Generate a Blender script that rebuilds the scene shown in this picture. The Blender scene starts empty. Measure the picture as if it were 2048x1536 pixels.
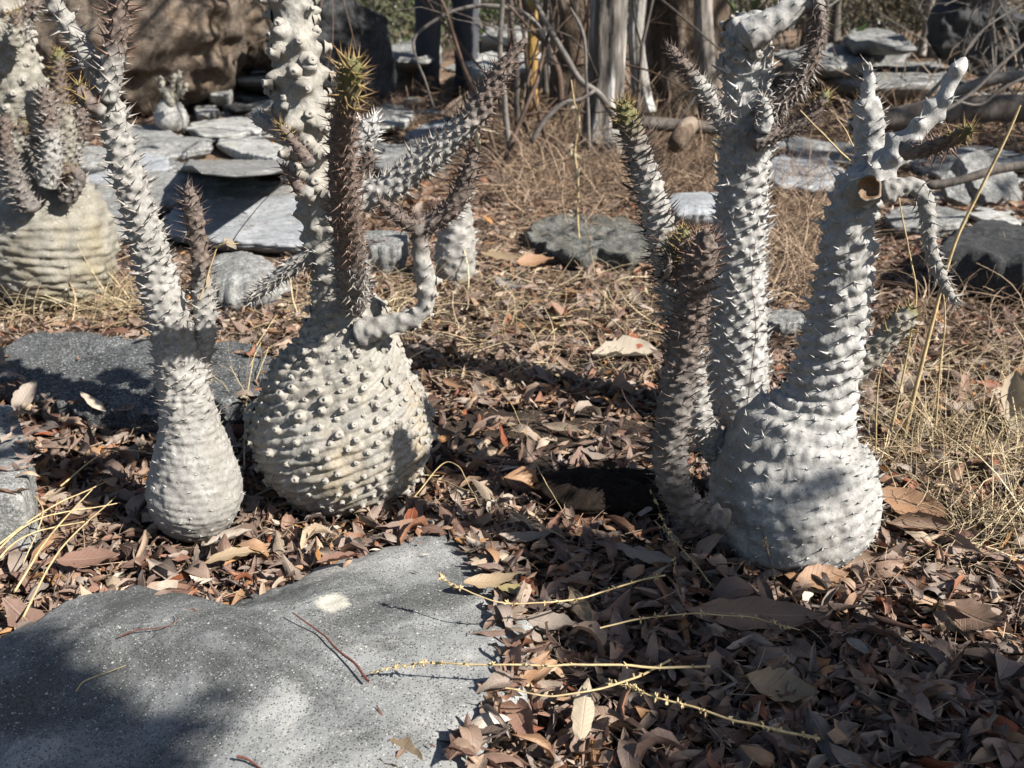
import bpy, math, random
import numpy as np
from mathutils import Vector, Matrix, Quaternion

# ------------------------------------------------------------------ camera, light, exposure
SC = bpy.context.scene
COL = SC.collection
FPX, CAMH = 1900.0, 0.6                      # focal length in photo pixels, camera height in metres
PITCH = math.atan((768 - 20) / FPX)
CP, SP = math.cos(PITCH), math.sin(PITCH)

cam = bpy.data.objects.new('camera', bpy.data.cameras.new('camera'))
COL.objects.link(cam)
cam.location = (0, 0, CAMH)
cam.rotation_euler = (math.pi / 2 - PITCH, 0, 0)
cam.data.sensor_width = 36
cam.data.lens = 36 * FPX / 2048
cam.data.clip_start, cam.data.clip_end = 0.02, 400
cam.data.dof.use_dof = True
cam.data.dof.focus_distance = 1.0
cam.data.dof.aperture_fstop = 10.0
SC.camera = cam

SUN_EL, SUN_AZ = math.radians(38), math.radians(118.5)      # azimuth clockwise from +Y
S = Vector((math.sin(SUN_AZ) * math.cos(SUN_EL), math.cos(SUN_AZ) * math.cos(SUN_EL), math.sin(SUN_EL)))
world = bpy.data.worlds.new("World")
SC.world = world
world.use_nodes = True
wn = world.node_tree.nodes
sky = wn.new('ShaderNodeTexSky')
sky.sky_type = 'NISHITA'
sky.sun_disc = False
sky.sun_elevation, sky.sun_rotation = SUN_EL, SUN_AZ
world.node_tree.links.new(sky.outputs[0], wn['Background'].inputs[0])
wn['Background'].inputs[1].default_value = 0.05
sun = bpy.data.objects.new('sun', bpy.data.lights.new('sun', 'SUN'))
COL.objects.link(sun)
sun.data.energy = 5.0
sun.data.angle = math.radians(0.53)
sun.data.color = (1.0, 0.95, 0.87)
sun.rotation_euler = S.to_track_quat('Z', 'Y').to_euler()
sun.location = S * 20
SC.view_settings.view_transform = 'Standard'
SC.view_settings.look = 'None'
SC.view_settings.exposure = 1.3
SC.view_settings.gamma = 1.0
SC.view_settings.use_curve_mapping = False
SC.render.engine = 'CYCLES'
SC.cycles.use_denoising = True
SC.cycles.max_bounces = 5
SC.cycles.diffuse_bounces = 1

# ------------------------------------------------------------------ helpers
rng = np.random.default_rng(11)
random.seed(5)


def hash3(i, j, k, seed):
    n = (i * 374761393 + j * 668265263 + k * 1274126177 + seed * 974711) & 0xFFFFFFFF
    n = ((n ^ (n >> 13)) * 1274126177) & 0xFFFFFFFF
    n = ((n ^ (n >> 16)) * 2246822519) & 0xFFFFFFFF
    return ((n ^ (n >> 15)) & 0xFFFFFF) / float(0xFFFFFF)


def noise(P, seed=0):
    """Value noise in -1..1 for an array of points (...,3)."""
    P = np.asarray(P, float)
    I = np.floor(P).astype(np.int64)
    f = P - I
    f = f * f * (3 - 2 * f)
    x, y, z = I[..., 0], I[..., 1], I[..., 2]
    fx, fy, fz = f[..., 0], f[..., 1], f[..., 2]
    r = 0
    for a in (0, 1):
        for b in (0, 1):
            for c in (0, 1):
                w = (fx if a else 1 - fx) * (fy if b else 1 - fy) * (fz if c else 1 - fz)
                r = r + w * hash3(x + a, y + b, z + c, seed)
    return r * 2 - 1


def fbm(P, seed=0, oct=4, gain=0.5):
    P = np.asarray(P, float)
    s, a = 0, 1.0
    for o in range(oct):
        s = s + a * noise(P * (2.03 ** o), seed + o * 17)
        a *= gain
    return s


def gz(x, y):
    """Height of the terrain."""
    x, y = np.asarray(x, float), np.asarray(y, float)
    yy = np.clip(y - 1.3, 0, 5.8)
    z = 0.04 * yy + 0.012 * np.exp(-yy) * 0
    p = np.stack([x * 1.7, y * 1.7, 0 * x + 0.5], -1)
    return z - 0.014 + 0.012 * noise(p, 3) * np.clip(y / 2, 0.4, 2)


FWD = np.array([0, CP, -SP]); RGT = np.array([1.0, 0, 0]); UPC = np.array([0, SP, CP]); EYE = np.array([0, 0, CAMH])


def ray(u, v):
    return FWD + RGT * ((u - 1024) / FPX) + UPC * ((768 - v) / FPX)


def V(u, v, y):
    """Point seen at a photo pixel on the upright plane at distance y."""
    d = ray(u, v)
    return EYE + d * (y / d[1])


def Pz(u, v, z):
    d = ray(u, v)
    return EYE + d * ((z - CAMH) / d[2])


def G(u, v, dz=0.0):
    """Point of the terrain seen at a photo pixel."""
    d = ray(u, v)
    t = CAMH / -d[2] if d[2] < -0.01 else 8
    for _ in range(25):
        p = EYE + d * t
        t = t + 0.6 * ((p[2] - dz - float(gz(p[0], p[1]))) / max(-d[2], 0.03))
        t = min(max(t, 0.3), 40)
    return EYE + d * t


def project(P):
    q = np.asarray(P) - EYE
    dep = q @ FWD
    return 1024 + FPX * (q @ RGT) / dep, 768 - FPX * (q @ UPC) / dep, dep


def mesh_np(name, verts, quads=None, tris=None, uv=None, attr=None, smooth=True, mat=None):
    me = bpy.data.meshes.new(name)
    verts = np.ascontiguousarray(verts, np.float32).reshape(-1, 3)
    nq = 0 if quads is None else len(quads)
    nt = 0 if tris is None else len(tris)
    me.vertices.add(len(verts))
    me.vertices.foreach_set('co', verts.ravel())
    li = []
    if nq: li.append(np.asarray(quads, np.int32).ravel())
    if nt: li.append(np.asarray(tris, np.int32).ravel())
    li = np.concatenate(li)
    me.loops.add(len(li))
    me.loops.foreach_set('vertex_index', li)
    me.polygons.add(nq + nt)
    st = np.concatenate([np.arange(nq) * 4, nq * 4 + np.arange(nt) * 3]).astype(np.int32)
    tot = np.concatenate([np.full(nq, 4), np.full(nt, 3)]).astype(np.int32)
    me.polygons.foreach_set('loop_start', st)
    me.polygons.foreach_set('loop_total', tot)
    me.polygons.foreach_set('use_smooth', np.full(nq + nt, smooth))
    if uv is not None:
        l = me.uv_layers.new(name='UVMap')
        l.data.foreach_set('uv', np.asarray(uv, np.float32)[li].ravel())
    if attr is not None:
        for k, a in attr.items():
            at = me.attributes.new(k, 'FLOAT', 'POINT')
            at.data.foreach_set('value', np.asarray(a, np.float32).ravel())
    me.update(calc_edges=True)
    if mat: me.materials.append(mat)
    return me


def link(name, data, parent=None, loc=None):
    o = bpy.data.objects.new(name, data)
    COL.objects.link(o)
    if parent: o.parent = parent
    if loc is not None: o.location = loc
    return o


def tag(o, label=None, cat=None, group=None, kind=None):
    if label: o['label'] = label
    if cat: o['category'] = cat
    if group: o['group'] = group
    if kind: o['kind'] = kind
    return o


def thing(name, label, cat, loc, group=None):
    return tag(link(name, None, None, tuple(loc)), label, cat, group)


def grid_quads(nr, nc, wrap=True, off=0):
    i = np.arange(nr - 1)[:, None]
    j = np.arange(nc if wrap else nc - 1)[None, :]
    j2 = (j + 1) % nc
    return (np.stack(np.broadcast_arrays(i * nc + j, i * nc + j2, (i + 1) * nc + j2, (i + 1) * nc + j), -1).reshape(-1, 4) + off)


def catmull(P, n):
    """Resample control rows (k,d) to n rows, about even in arc length of the first three columns."""
    P = np.asarray(P, float)
    k = len(P)
    Q = np.vstack([2 * P[0] - P[1], P, 2 * P[-1] - P[-2]])
    t = np.linspace(0, 1, 24, endpoint=False)[:, None]
    out = []
    for i in range(k - 1):
        a, b, c, d = Q[i], Q[i + 1], Q[i + 2], Q[i + 3]
        out.append(0.5 * (2 * b + (c - a) * t + (2 * a - 5 * b + 4 * c - d) * t ** 2 + (3 * b - a - 3 * c + d) * t ** 3))
    out = np.vstack(out + [P[-1:]])
    s = np.concatenate([[0], np.cumsum(np.linalg.norm(np.diff(out[:, :3], axis=0), axis=1))])
    q = np.linspace(0, s[-1], n)
    return np.stack([np.interp(q, s, out[:, c]) for c in range(out.shape[1])], 1), q


def frames(C):
    T = np.gradient(C, axis=0)
    T /= np.linalg.norm(T, axis=1)[:, None] + 1e-12
    N = np.zeros_like(T)
    n = np.cross(T[0], [0.0, 1.0, 0.02]); n /= np.linalg.norm(n) + 1e-12
    for i in range(len(T)):
        n = n - T[i] * (n @ T[i]); n /= np.linalg.norm(n) + 1e-12
        N[i] = n
    return T, N, np.cross(T, N)


def tubes(paths, rad, sides=3):
    """Many thin tubes at once: paths (n,k,3), rad (n,k)."""
    n, k, _ = paths.shape
    T = np.gradient(paths, axis=1)
    T /= np.linalg.norm(T, axis=2)[..., None] + 1e-12
    ref = np.where(np.abs(T[:, :1, 2:3]) > 0.8, np.array([1.0, 0, 0]), np.array([0, 0, 1.0]))
    A = np.cross(T, np.broadcast_to(ref, T.shape)); A /= np.linalg.norm(A, axis=2)[..., None] + 1e-12
    B = np.cross(T, A)
    th = np.arange(sides) / sides * 2 * math.pi
    R = A[:, :, None] * np.cos(th)[None, None, :, None] + B[:, :, None] * np.sin(th)[None, None, :, None]
    W = paths[:, :, None] + R * rad[:, :, None, None]
    q = grid_quads(k, sides)
    Q = (q[None] + (np.arange(n) * k * sides)[:, None, None]).reshape(-1, 4)
    return W.reshape(-1, 3), Q


def in_poly(x, y, poly):
    inside = np.zeros(np.shape(x), bool)
    n = len(poly)
    for i in range(n):
        x1, y1 = poly[i][:2]; x2, y2 = poly[(i + 1) % n][:2]
        c = ((y1 > y) != (y2 > y)) & (x < (x2 - x1) * (y - y1) / (y2 - y1 + 1e-12) + x1)
        inside ^= c
    return inside


# ------------------------------------------------------------------ materials
class NT:
    def __init__(s, name):
        s.m = bpy.data.materials.new(name)
        s.m.use_nodes = True
        s.t = s.m.node_tree
        s.b = s.t.nodes['Principled BSDF']
        s.out = s.t.nodes['Material Output']
        s.b.inputs['Roughness'].default_value = 0.8
        s.b.inputs['Specular IOR Level'].default_value = 0.25

    def n(s, typ, **kw):
        n = s.t.nodes.new('ShaderNode' + typ)
        for k, v in kw.items(): setattr(n, k, v)
        return n

    def l(s, a, b):
        if hasattr(a, 'outputs'): a = a.outputs[0]
        s.t.links.new(a, b)

    def coord(s, which='Object', scale=(1, 1, 1)):
        c = s.n('TexCoord')
        mp = s.n('Mapping')
        mp.inputs['Scale'].default_value = scale
        s.l(c.outputs[which], mp.inputs[0])
        return mp.outputs[0]

    def noise(s, vec, scale, detail=4, rough=0.6, dist=0):
        n = s.n('TexNoise')
        n.inputs['Scale'].default_value = scale
        n.inputs['Detail'].default_value = detail
        n.inputs['Roughness'].default_value = rough
        n.inputs['Distortion'].default_value = dist
        s.l(vec, n.inputs['Vector'])
        return n.outputs['Fac']

    def voro(s, vec, scale, feature='F1'):
        n = s.n('TexVoronoi', feature=feature)
        n.inputs['Scale'].default_value = scale
        s.l(vec, n.inputs['Vector'])
        return n.outputs['Distance']

    def ramp(s, fac, stops, interp='LINEAR'):
        r = s.n('ValToRGB')
        e = r.color_ramp.elements
        r.color_ramp.interpolation = interp
        while len(e) < len(stops): e.new(0.5)
        for k, (p, c) in enumerate(stops):
            e[k].position = p
            e[k].color = (c, c, c, 1) if not hasattr(c, '__len__') else (*c, 1)
        s.l(fac, r.inputs[0])
        return r.outputs[0]

    def mix(s, fac, a, b, blend='MIX'):
        m = s.n('Mix', data_type='RGBA', blend_type=blend)
        for val, i in ((fac, 0), (a, 6), (b, 7)):
            if isinstance(val, (int, float)): m.inputs[i].default_value = val
            elif isinstance(val, tuple): m.inputs[i].default_value = (*val, 1)
            else: s.l(val, m.inputs[i])
        return m.outputs[2]

    def math(s, op, a, b=0.0, clamp=False):
        m = s.n('Math', operation=op, use_clamp=clamp)
        for val, i in ((a, 0), (b, 1)):
            if isinstance(val, (int, float)): m.inputs[i].default_value = val
            else: s.l(val, m.inputs[i])
        return m.outputs[0]

    def attr(s, name):
        return s.n('Attribute', attribute_name=name).outputs['Fac']

    def color(s, c): s.l(c, s.b.inputs['Base Color'])

    def bump(s, h, strength=0.5, dist=0.002):
        b = s.n('Bump')
        b.inputs['Strength'].default_value = strength
        b.inputs['Distance'].default_value = dist
        s.l(h, b.inputs['Height'])
        s.l(b.outputs[0], s.b.inputs['Normal'])


def mat_skin(name, lo, hi, stain=None, stain_amt=0.5, stain_scale=9, speck=True, low_dirt=None):
    n = NT(name)
    v = n.coord()
    a = n.noise(v, 26, 5, 0.65)
    c = n.ramp(a, [(0.3, lo), (0.68, hi)])
    if stain:
        st = n.ramp(n.noise(v, stain_scale, 4, 0.6, 0.4), [(0.44, 0.0), (0.64, stain_amt)])
        sz = n.n('SeparateXYZ'); n.l(v, sz.inputs[0])
        st = n.math('MULTIPLY', st, n.ramp(sz.outputs[2], [(0.17, 1.0), (0.24, 0.25)]))
        c = n.mix(st, c, stain)
    f = n.noise(v, 220, 3, 0.7)
    c = n.mix(n.ramp(f, [(0.35, 0.45), (0.6, 0.0)]), c, tuple(x * 0.55 for x in lo))
    if speck:
        d = n.voro(v, 120)
        k = n.noise(v, 14, 2)
        sp = n.math('MULTIPLY', n.ramp(d, [(0.10, 1.0), (0.17, 0.0)]), n.ramp(k, [(0.52, 0.0), (0.62, 0.8)]))
        c = n.mix(sp, c, (0.07, 0.065, 0.06))
    scar = n.noise(v, 55, 7, 0.8, 0.6)
    c = n.mix(n.ramp(scar, [(0.60, 0.0), (0.68, 0.75)]), c, tuple(x * 0.42 for x in lo))
    c = n.mix(n.ramp(scar, [(0.30, 0.5), (0.38, 0.0)]), c, tuple(min(.7, x * 1.25) for x in hi))
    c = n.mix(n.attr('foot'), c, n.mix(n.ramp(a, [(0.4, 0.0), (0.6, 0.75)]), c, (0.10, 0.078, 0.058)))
    c = n.mix(n.attr('young'), c, n.mix(n.ramp(f, [(0.3, 0.0), (0.7, 1.0)]), (0.045, 0.034, 0.03), (0.16, 0.125, 0.105)))
    c = n.mix(n.attr('apex'), c, (0.11, 0.105, 0.045))
    n.color(c)
    n.b.inputs['Roughness'].default_value = 0.72
    n.bump(n.math('ADD', n.noise(v, 420, 3, 0.7), n.math('MULTIPLY', n.noise(v, 110, 3), 1.2)), 0.55, 0.0012)
    return n.m


def mat_tip(name, stops, rough=0.55):
    """Colour that runs along a spine or a stub from its foot (uv v=0) to its tip."""
    n = NT(name)
    uv = n.n('UVMap')
    sep = n.n('SeparateXYZ')
    n.l(uv.outputs[0], sep.inputs[0])
    v = n.coord()
    f = n.math('ADD', sep.outputs[1], n.math('MULTIPLY', n.math('SUBTRACT', n.noise(v, 60, 2), 0.5), 0.35))
    n.color(n.ramp(f, stops))
    n.b.inputs['Roughness'].default_value = rough
    return n.m


def mat_rock(name, dark, mid, light, scale=1.0, speck=0.35, streak=(1, 1, 1), pale=None, patch=None, stain=(0.20, 0.18, 0.14), cracks=0.55, spot=None, grain=0.32, bumpk=0.6):
    n = NT(name)
    v = n.coord(scale=streak)
    big = n.noise(v, 5 * scale, 7, 0.7, 0.3)
    c = n.ramp(big, [(0.28, dark), (0.5, mid), (0.74, light)])
    m = n.noise(v, 38 * scale, 6, 0.72)
    c = n.mix(n.ramp(m, [(0.36, 0.75), (0.55, 0.0)]), c, dark)
    f = n.noise(v, 260 * scale, 3, 0.75)
    c = n.mix(n.ramp(f, [(0.54, 0.0), (0.70, speck)]), c, pale or tuple(min(0.8, x * 1.9) for x in light))
    g = n.voro(v, 150 * scale)
    c = n.mix(n.ramp(g, [(0.08, 0.8), (0.2, 0.0)]), c, tuple(x * 0.5 for x in dark))
    if patch:
        pt = n.ramp(n.noise(v, 3.2 * scale, 5, 0.6), [(0.56, 0.0), (0.66, 0.75)])
        c = n.mix(pt, c, patch)
    for gs, lo_, hi_ in ((230, 0.20, 0.86), (520, 0.24, 0.80)):
        vo = n.n('TexVoronoi'); vo.inputs['Scale'].default_value = gs * scale
        n.l(v, vo.inputs['Vector'])
        cell = n.n('SeparateColor'); n.l(vo.outputs['Color'], cell.inputs[0])
        dens = n.math('ADD', cell.outputs[0], n.math('MULTIPLY', n.math('SUBTRACT', n.noise(v, 16 * scale, 5, 0.7), 0.5), 0.9))
        c = n.mix(n.ramp(dens, [(lo_ - .02, grain), (lo_ + .02, 0.0)]), c, tuple(x * 0.7 for x in dark))
        c = n.mix(n.ramp(dens, [(hi_ - .02, 0.0), (hi_ + .02, grain)]), c, tuple(min(.7, x * 1.3) for x in light))
    gr = n.noise(v, 70 * scale, 7, 0.85)
    c = n.mix(1.0, c, n.ramp(gr, [(0.32, 0.55), (0.5, 1.0), (0.68, 1.35)]), 'MULTIPLY')
    wz = n.noise(v, 11 * scale, 8, 0.78, 0.8)
    c = n.mix(n.ramp(wz, [(0.37, 0.6), (0.43, 0.0)]), c, tuple(x * 0.9 for x in dark))
    c = n.mix(n.ramp(wz, [(0.58, 0.0), (0.66, 0.5)]), c, tuple(min(.7, x * 1.15) for x in light))
    st = n.noise(v, 2.3 * scale, 5, 0.65, 1.0)
    c = n.mix(n.ramp(st, [(0.5, 0.0), (0.7, 0.45)]), c, stain)
    cr = n.n('TexVoronoi', feature='DISTANCE_TO_EDGE')
    cr.inputs['Scale'].default_value = 7 * scale
    wv = n.mix(0.12, v, n.noise(v, 9 * scale, 3))
    n.l(wv, cr.inputs['Vector'])
    crack = n.math('MULTIPLY', n.ramp(cr.outputs['Distance'], [(0.0, 1.0), (0.018, 0.0)]), n.ramp(big, [(0.5, 0.0), (0.62, cracks)]))
    c = n.mix(crack, c, tuple(x * 0.45 for x in dark))
    if spot:                              # a bare chipped patch of its own shape
        tc = n.n('TexCoord')
        d = n.n('VectorMath', operation='DISTANCE')
        sc = n.n('VectorMath', operation='MULTIPLY')
        sc.inputs[1].default_value = (1, 1, 0.1)
        n.l(tc.outputs['Object'], sc.inputs[0])
        n.l(sc.outputs[0], d.inputs[0])
        d.inputs[1].default_value = (spot[0], spot[1], 0.0)
        dd = n.math('ADD', d.outputs['Value'], n.math('MULTIPLY', n.noise(v, 60, 4, 0.7), 0.018))
        c = n.mix(n.ramp(dd, [(0.024, 0.9), (0.031, 0.0)]), c, (0.62, 0.60, 0.50))
    n.color(c)
    n.b.inputs['Roughness'].default_value = 0.8
    n.b.inputs['Specular IOR Level'].default_value = 0.15
    h = n.math('SUBTRACT', n.math('ADD', n.math('MULTIPLY', m, 2.4), n.math('MULTIPLY', gr, 1.6)), n.math('MULTIPLY', crack, 1.5))
    n.bump(h, bumpk, 0.004 / max(scale, 0.4))
    return n.m


def mat_slab(name):
    """Weathered slab: soft grey fields, dense dark pits and pale crystals, lichen crusts, one bare chip."""
    n = NT(name)
    v = n.coord()
    soft = n.noise(v, 5.5, 3, 0.5, 0.4)
    c = n.ramp(soft, [(0.30, (0.11, 0.114, 0.116)), (0.5, (0.18, 0.185, 0.186)), (0.68, (0.235, 0.238, 0.232))])
    crust = n.noise(v, 9, 9, 0.72, 0.5)
    c = n.mix(n.ramp(crust, [(0.56, 0.0), (0.60, 0.55)]), c, (0.30, 0.30, 0.285))
    dirt = n.noise(v, 6.5, 8, 0.7, 0.9)
    k = n.ramp(dirt, [(0.42, 1.0), (0.56, 0.0)])
    c = n.mix(n.math('MULTIPLY', k, 0.6), c, (0.045, 0.046, 0.044))
    hs = []
    for sc_, thr, rad, col, dens in ((420, 0.42, 0.34, (0.035, 0.036, 0.036), 0.55), (700, 0.5, 0.36, (0.05, 0.05, 0.05), 0.4), (520, 0.90, 0.30, (0.40, 0.40, 0.375), 0.0), (260, 0.965, 0.26, (0.40, 0.40, 0.37), 0.0)):
        vo = n.n('TexVoronoi'); vo.inputs['Scale'].default_value = sc_
        n.l(v, vo.inputs['Vector'])
        cell = n.n('SeparateColor'); n.l(vo.outputs['Color'], cell.inputs[0])
        dot = n.ramp(vo.outputs['Distance'], [(rad, 1.0), (rad + .10, 0.0)])
        val = cell.outputs[0]
        if dens: gate = n.math('LESS_THAN', n.math('SUBTRACT', val, n.math('MULTIPLY', k, dens)), thr * .55)
        else: gate = n.math('GREATER_THAN', val, thr)
        f = n.math('MULTIPLY', dot, gate)
        hs.append(f)
        c = n.mix(n.math('MULTIPLY', f, 0.8), c, col)
    cr = n.n('TexVoronoi', feature='DISTANCE_TO_EDGE'); cr.inputs['Scale'].default_value = 4.5
    n.l(n.mix(0.07, v, n.noise(v, 7, 4, 0.6)), cr.inputs['Vector'])
    crack = n.math('MULTIPLY', n.ramp(cr.outputs['Distance'], [(0.0, 1.0), (0.008, 0.0)]), n.ramp(soft, [(0.44, 0.25), (0.54, 0.0)]))
    c = n.mix(crack, c, (0.03, 0.03, 0.03))
    tc = n.n('TexCoord')
    d = n.n('VectorMath', operation='DISTANCE')
    s_ = n.n('VectorMath', operation='MULTIPLY'); s_.inputs[1].default_value = (1, 0.85, 0.1)
    n.l(tc.outputs['Object'], s_.inputs[0]); n.l(s_.outputs[0], d.inputs[0])
    dd = n.math('ADD', d.outputs['Value'], n.math('MULTIPLY', n.noise(v, 75, 5, 0.75), 0.030))
    c = n.mix(n.ramp(dd, [(0.029, 0.85), (0.034, 0.0)]), c, (0.47, 0.455, 0.385))
    n.color(c)
    n.b.inputs['Roughness'].default_value = 0.78
    n.b.inputs['Specular IOR Level'].default_value = 0.2
    h = n.math('SUBTRACT', n.math('MULTIPLY', n.noise(v, 45, 5, 0.6), 1.6), n.math('ADD', n.math('MULTIPLY', hs[0], 0.4), crack))
    n.bump(h, 0.5, 0.003)
    return n.m


LEAF_STOPS = [(0.0, (0.020, 0.012, 0.009)), (0.08, (0.080, 0.042, 0.030)), (0.18, (0.185, 0.116, 0.090)), (0.28, (0.245, 0.180, 0.153)),
              (0.37, (0.100, 0.042, 0.027)), (0.46, (0.285, 0.182, 0.120)), (0.56, (0.225, 0.060, 0.024)), (0.64, (0.400, 0.315, 0.220)), (0.73, (0.165, 0.135, 0.122)),
              (0.80, (0.330, 0.275, 0.235)), (0.90, (0.320, 0.150, 0.044)), (1.0, (0.500, 0.450, 0.385))]


def mat_leaf(name, source):
    n = NT(name)
    if source == 'object':
        r = n.n('ObjectInfo').outputs['Random']
    elif source == 'attr':
        r = n.attr('rnd')
    if isinstance(source, tuple):
        base = n.mix(0.0, source, source)
        r = n.n('ObjectInfo').outputs['Random']
    else:
        base = n.ramp(r, LEAF_STOPS)
    uv = n.n('UVMap')
    sep = n.n('SeparateXYZ'); n.l(uv.outputs[0], sep.inputs[0])
    x, y = sep.outputs[0], n.math('ABSOLUTE', n.math('SUBTRACT', sep.outputs[1], 0.5))
    side = n.math('SINE', n.math('MULTIPLY', n.math('SUBTRACT', x, n.math('MULTIPLY', y, 0.32)), 72.0))
    vein = n.math('MAXIMUM', n.ramp(side, [(0.86, 0.0), (1.0, 0.55)]), n.ramp(y, [(0.02, 1.0), (0.05, 0.0)]))
    v = n.coord('Object' if source != 'attr' else 'Object')
    blot = n.noise(v, 45 if source == 'attr' else 3.0, 4, 0.65)
    c = n.mix(n.ramp(blot, [(0.38, 0.5), (0.6, 0.0)]), base, n.mix(1.0, base, (0.45, 0.40, 0.38), 'MULTIPLY'))
    c = n.mix(n.math('MULTIPLY', vein, 0.35), c, n.mix(0.5, base, (0.5, 0.42, 0.34)))
    geo = n.n('NewGeometry')
    under = n.mix(0.45, c, (0.21, 0.165, 0.135))
    c = n.mix(geo.outputs['Backfacing'], c, under)
    n.color(c)
    n.b.inputs['Roughness'].default_value = 0.55
    n.b.inputs['Specular IOR Level'].default_value = 0.3
    n.bump(n.math('ADD', vein, n.math('MULTIPLY', blot, 1.5)), 0.5, 0.0015)
    tr = n.n('BsdfTranslucent'); n.l(c, tr.inputs[0])
    ms = n.n('MixShader'); ms.inputs[0].default_value = 0.14
    n.l(n.b.outputs[0], ms.inputs[1]); n.l(tr.outputs[0], ms.inputs[2])
    n.l(ms.outputs[0], n.out.inputs[0])
    return n.m


def mat_fibre(name, a, b, scale=60, attr=False, rough=0.6):
    n = NT(name)
    v = n.coord()
    f = n.attr('rnd') if attr else n.noise(v, scale, 4, 0.7)
    c = n.ramp(f, [(0.2, a), (0.8, b)])
    c = n.mix(n.ramp(n.noise(v, 90, 3, 0.7), [(0.35, 0.45), (0.6, 0)]), c, tuple(x * 0.4 for x in a))
    n.color(c)
    n.b.inputs['Roughness'].default_value = rough
    n.bump(n.noise(v, 300, 2), 0.3, 0.001)
    return n.m


def mat_bark(name, a, b, scale=12, stretch=(1, 1, 0.25), peel=None, bump=0.01):
    n = NT(name)
    v = n.coord(scale=stretch)
    f = n.noise(v, scale, 6, 0.68, 0.5)
    c = n.ramp(f, [(0.3, a), (0.7, b)])
    g = n.noise(v, scale * 6, 4, 0.7)
    c = n.mix(n.ramp(g, [(0.35, 0.7), (0.55, 0)]), c, tuple(x * 0.35 for x in a))
    if peel:
        c = n.mix(n.ramp(n.noise(v, scale * 0.6, 4, 0.6), [(0.52, 0), (0.58, 1)]), c, peel)
    n.color(c)
    n.bump(n.math('ADD', f, n.math('MULTIPLY', g, 0.6)), 0.7, bump)
    return n.m


M = {}
M['skin_grey'] = mat_skin('pale_grey_bark', (0.18, 0.172, 0.16), (0.315, 0.305, 0.288), (0.20, 0.183, 0.152), 0.5)
M['skin_ochre'] = mat_skin('ochre_stained_bark', (0.172, 0.164, 0.148), (0.325, 0.312, 0.285), (0.27, 0.195, 0.095), 0.6, 8)
M['skin_white'] = mat_skin('white_grey_bark', (0.21, 0.206, 0.197), (0.39, 0.384, 0.372), (0.17, 0.158, 0.138), 0.6)
M['skin_yellow'] = mat_skin('yellow_grey_bark', (0.145, 0.135, 0.115), (0.265, 0.252, 0.22), (0.20, 0.165, 0.085), 0.6, 6)
M['skin_brown'] = mat_skin('brown_grey_bark', (0.07, 0.061, 0.055), (0.19, 0.172, 0.16), None, speck=False)
M['spine_grey'] = mat_tip('grey_spine', [(0.0, (0.26, 0.25, 0.235)), (0.4, (0.26, 0.24, 0.22)), (0.75, (0.16, 0.125, 0.105)), (1.0, (0.08, 0.06, 0.05))])
M['spine_white'] = mat_tip('white_spine', [(0.0, (0.40, 0.393, 0.38)), (0.6, (0.40, 0.385, 0.365)), (1.0, (0.20, 0.17, 0.15))])
M['spine_dark'] = mat_tip('dark_spine', [(0.0, (0.17, 0.145, 0.13)), (0.35, (0.075, 0.055, 0.048)), (1.0, (0.02, 0.015, 0.013))])
M['spine_brown'] = mat_tip('brown_spine', [(0.0, (0.23, 0.18, 0.155)), (0.4, (0.13, 0.078, 0.058)), (1.0, (0.055, 0.03, 0.024))])
M['spine_gold'] = mat_tip('golden_spine', [(0.0, (0.15, 0.14, 0.055)), (0.35, (0.20, 0.14, 0.062)), (1.0, (0.12, 0.06, 0.032))])
M['knob'] = mat_tip('knob_bark', [(0.0, (0.235, 0.218, 0.19)), (0.55, (0.25, 0.232, 0.205)), (0.8, (0.30, 0.285, 0.26)), (1.0, (0.22, 0.205, 0.18))], 0.85)
M['slate'] = mat_rock('grey_slate', (0.08, 0.082, 0.082), (0.20, 0.202, 0.198), (0.33, 0.33, 0.32), 1.0, 0.4, pale=(0.62, 0.62, 0.58))
M['slate_fg'] = mat_slab('mottled_slate')
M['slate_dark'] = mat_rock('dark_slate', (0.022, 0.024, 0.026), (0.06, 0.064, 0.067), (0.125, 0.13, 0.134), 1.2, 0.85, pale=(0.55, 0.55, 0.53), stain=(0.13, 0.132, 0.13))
M['slate_pale'] = mat_rock('pale_slate', (0.16, 0.162, 0.157), (0.30, 0.30, 0.288), (0.45, 0.45, 0.425), 1.0, 0.4, stain=(0.36, 0.33, 0.26))
M['slate_blue'] = mat_rock('bluish_slate', (0.13, 0.138, 0.15), (0.25, 0.262, 0.278), (0.36, 0.374, 0.392), 1.6, 0.5, streak=(0.6, 1.5, 1), stain=(0.24, 0.25, 0.26))
M['dark_shaded'] = mat_rock('dark_shaded_rock', (0.022, 0.023, 0.024), (0.045, 0.046, 0.048), (0.075, 0.077, 0.08), 0.8, 0.12, stain=(0.06, 0.06, 0.058), grain=0.2)  # dark rock tone, with the shade on the big rocks' faces painted in
M['rock_brown'] = mat_rock('brown_boulder_rock', (0.03, 0.023, 0.018), (0.105, 0.082, 0.065), (0.24, 0.198, 0.16), 1.6, 0.45, pale=(0.46, 0.38, 0.31), stain=(0.24, 0.17, 0.115), bumpk=1.0)
M['rock_tan'] = mat_rock('tan_rock', (0.07, 0.05, 0.038), (0.14, 0.105, 0.08), (0.22, 0.17, 0.13), 1.0, 0.2)
M['rock_moss'] = mat_rock('lichened_rock', (0.022, 0.023, 0.02), (0.075, 0.075, 0.068), (0.20, 0.20, 0.188), 2.2, 0.5, patch=(0.035, 0.034, 0.026), stain=(0.10, 0.085, 0.055))
M['leaf_obj'] = mat_leaf('dry_leaf', 'object')
M['leaf_attr'] = mat_leaf('dry_leaf_litter', 'attr')
M['leaf_orange'] = mat_leaf('orange_dry_leaf', (0.30, 0.135, 0.04))
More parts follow.
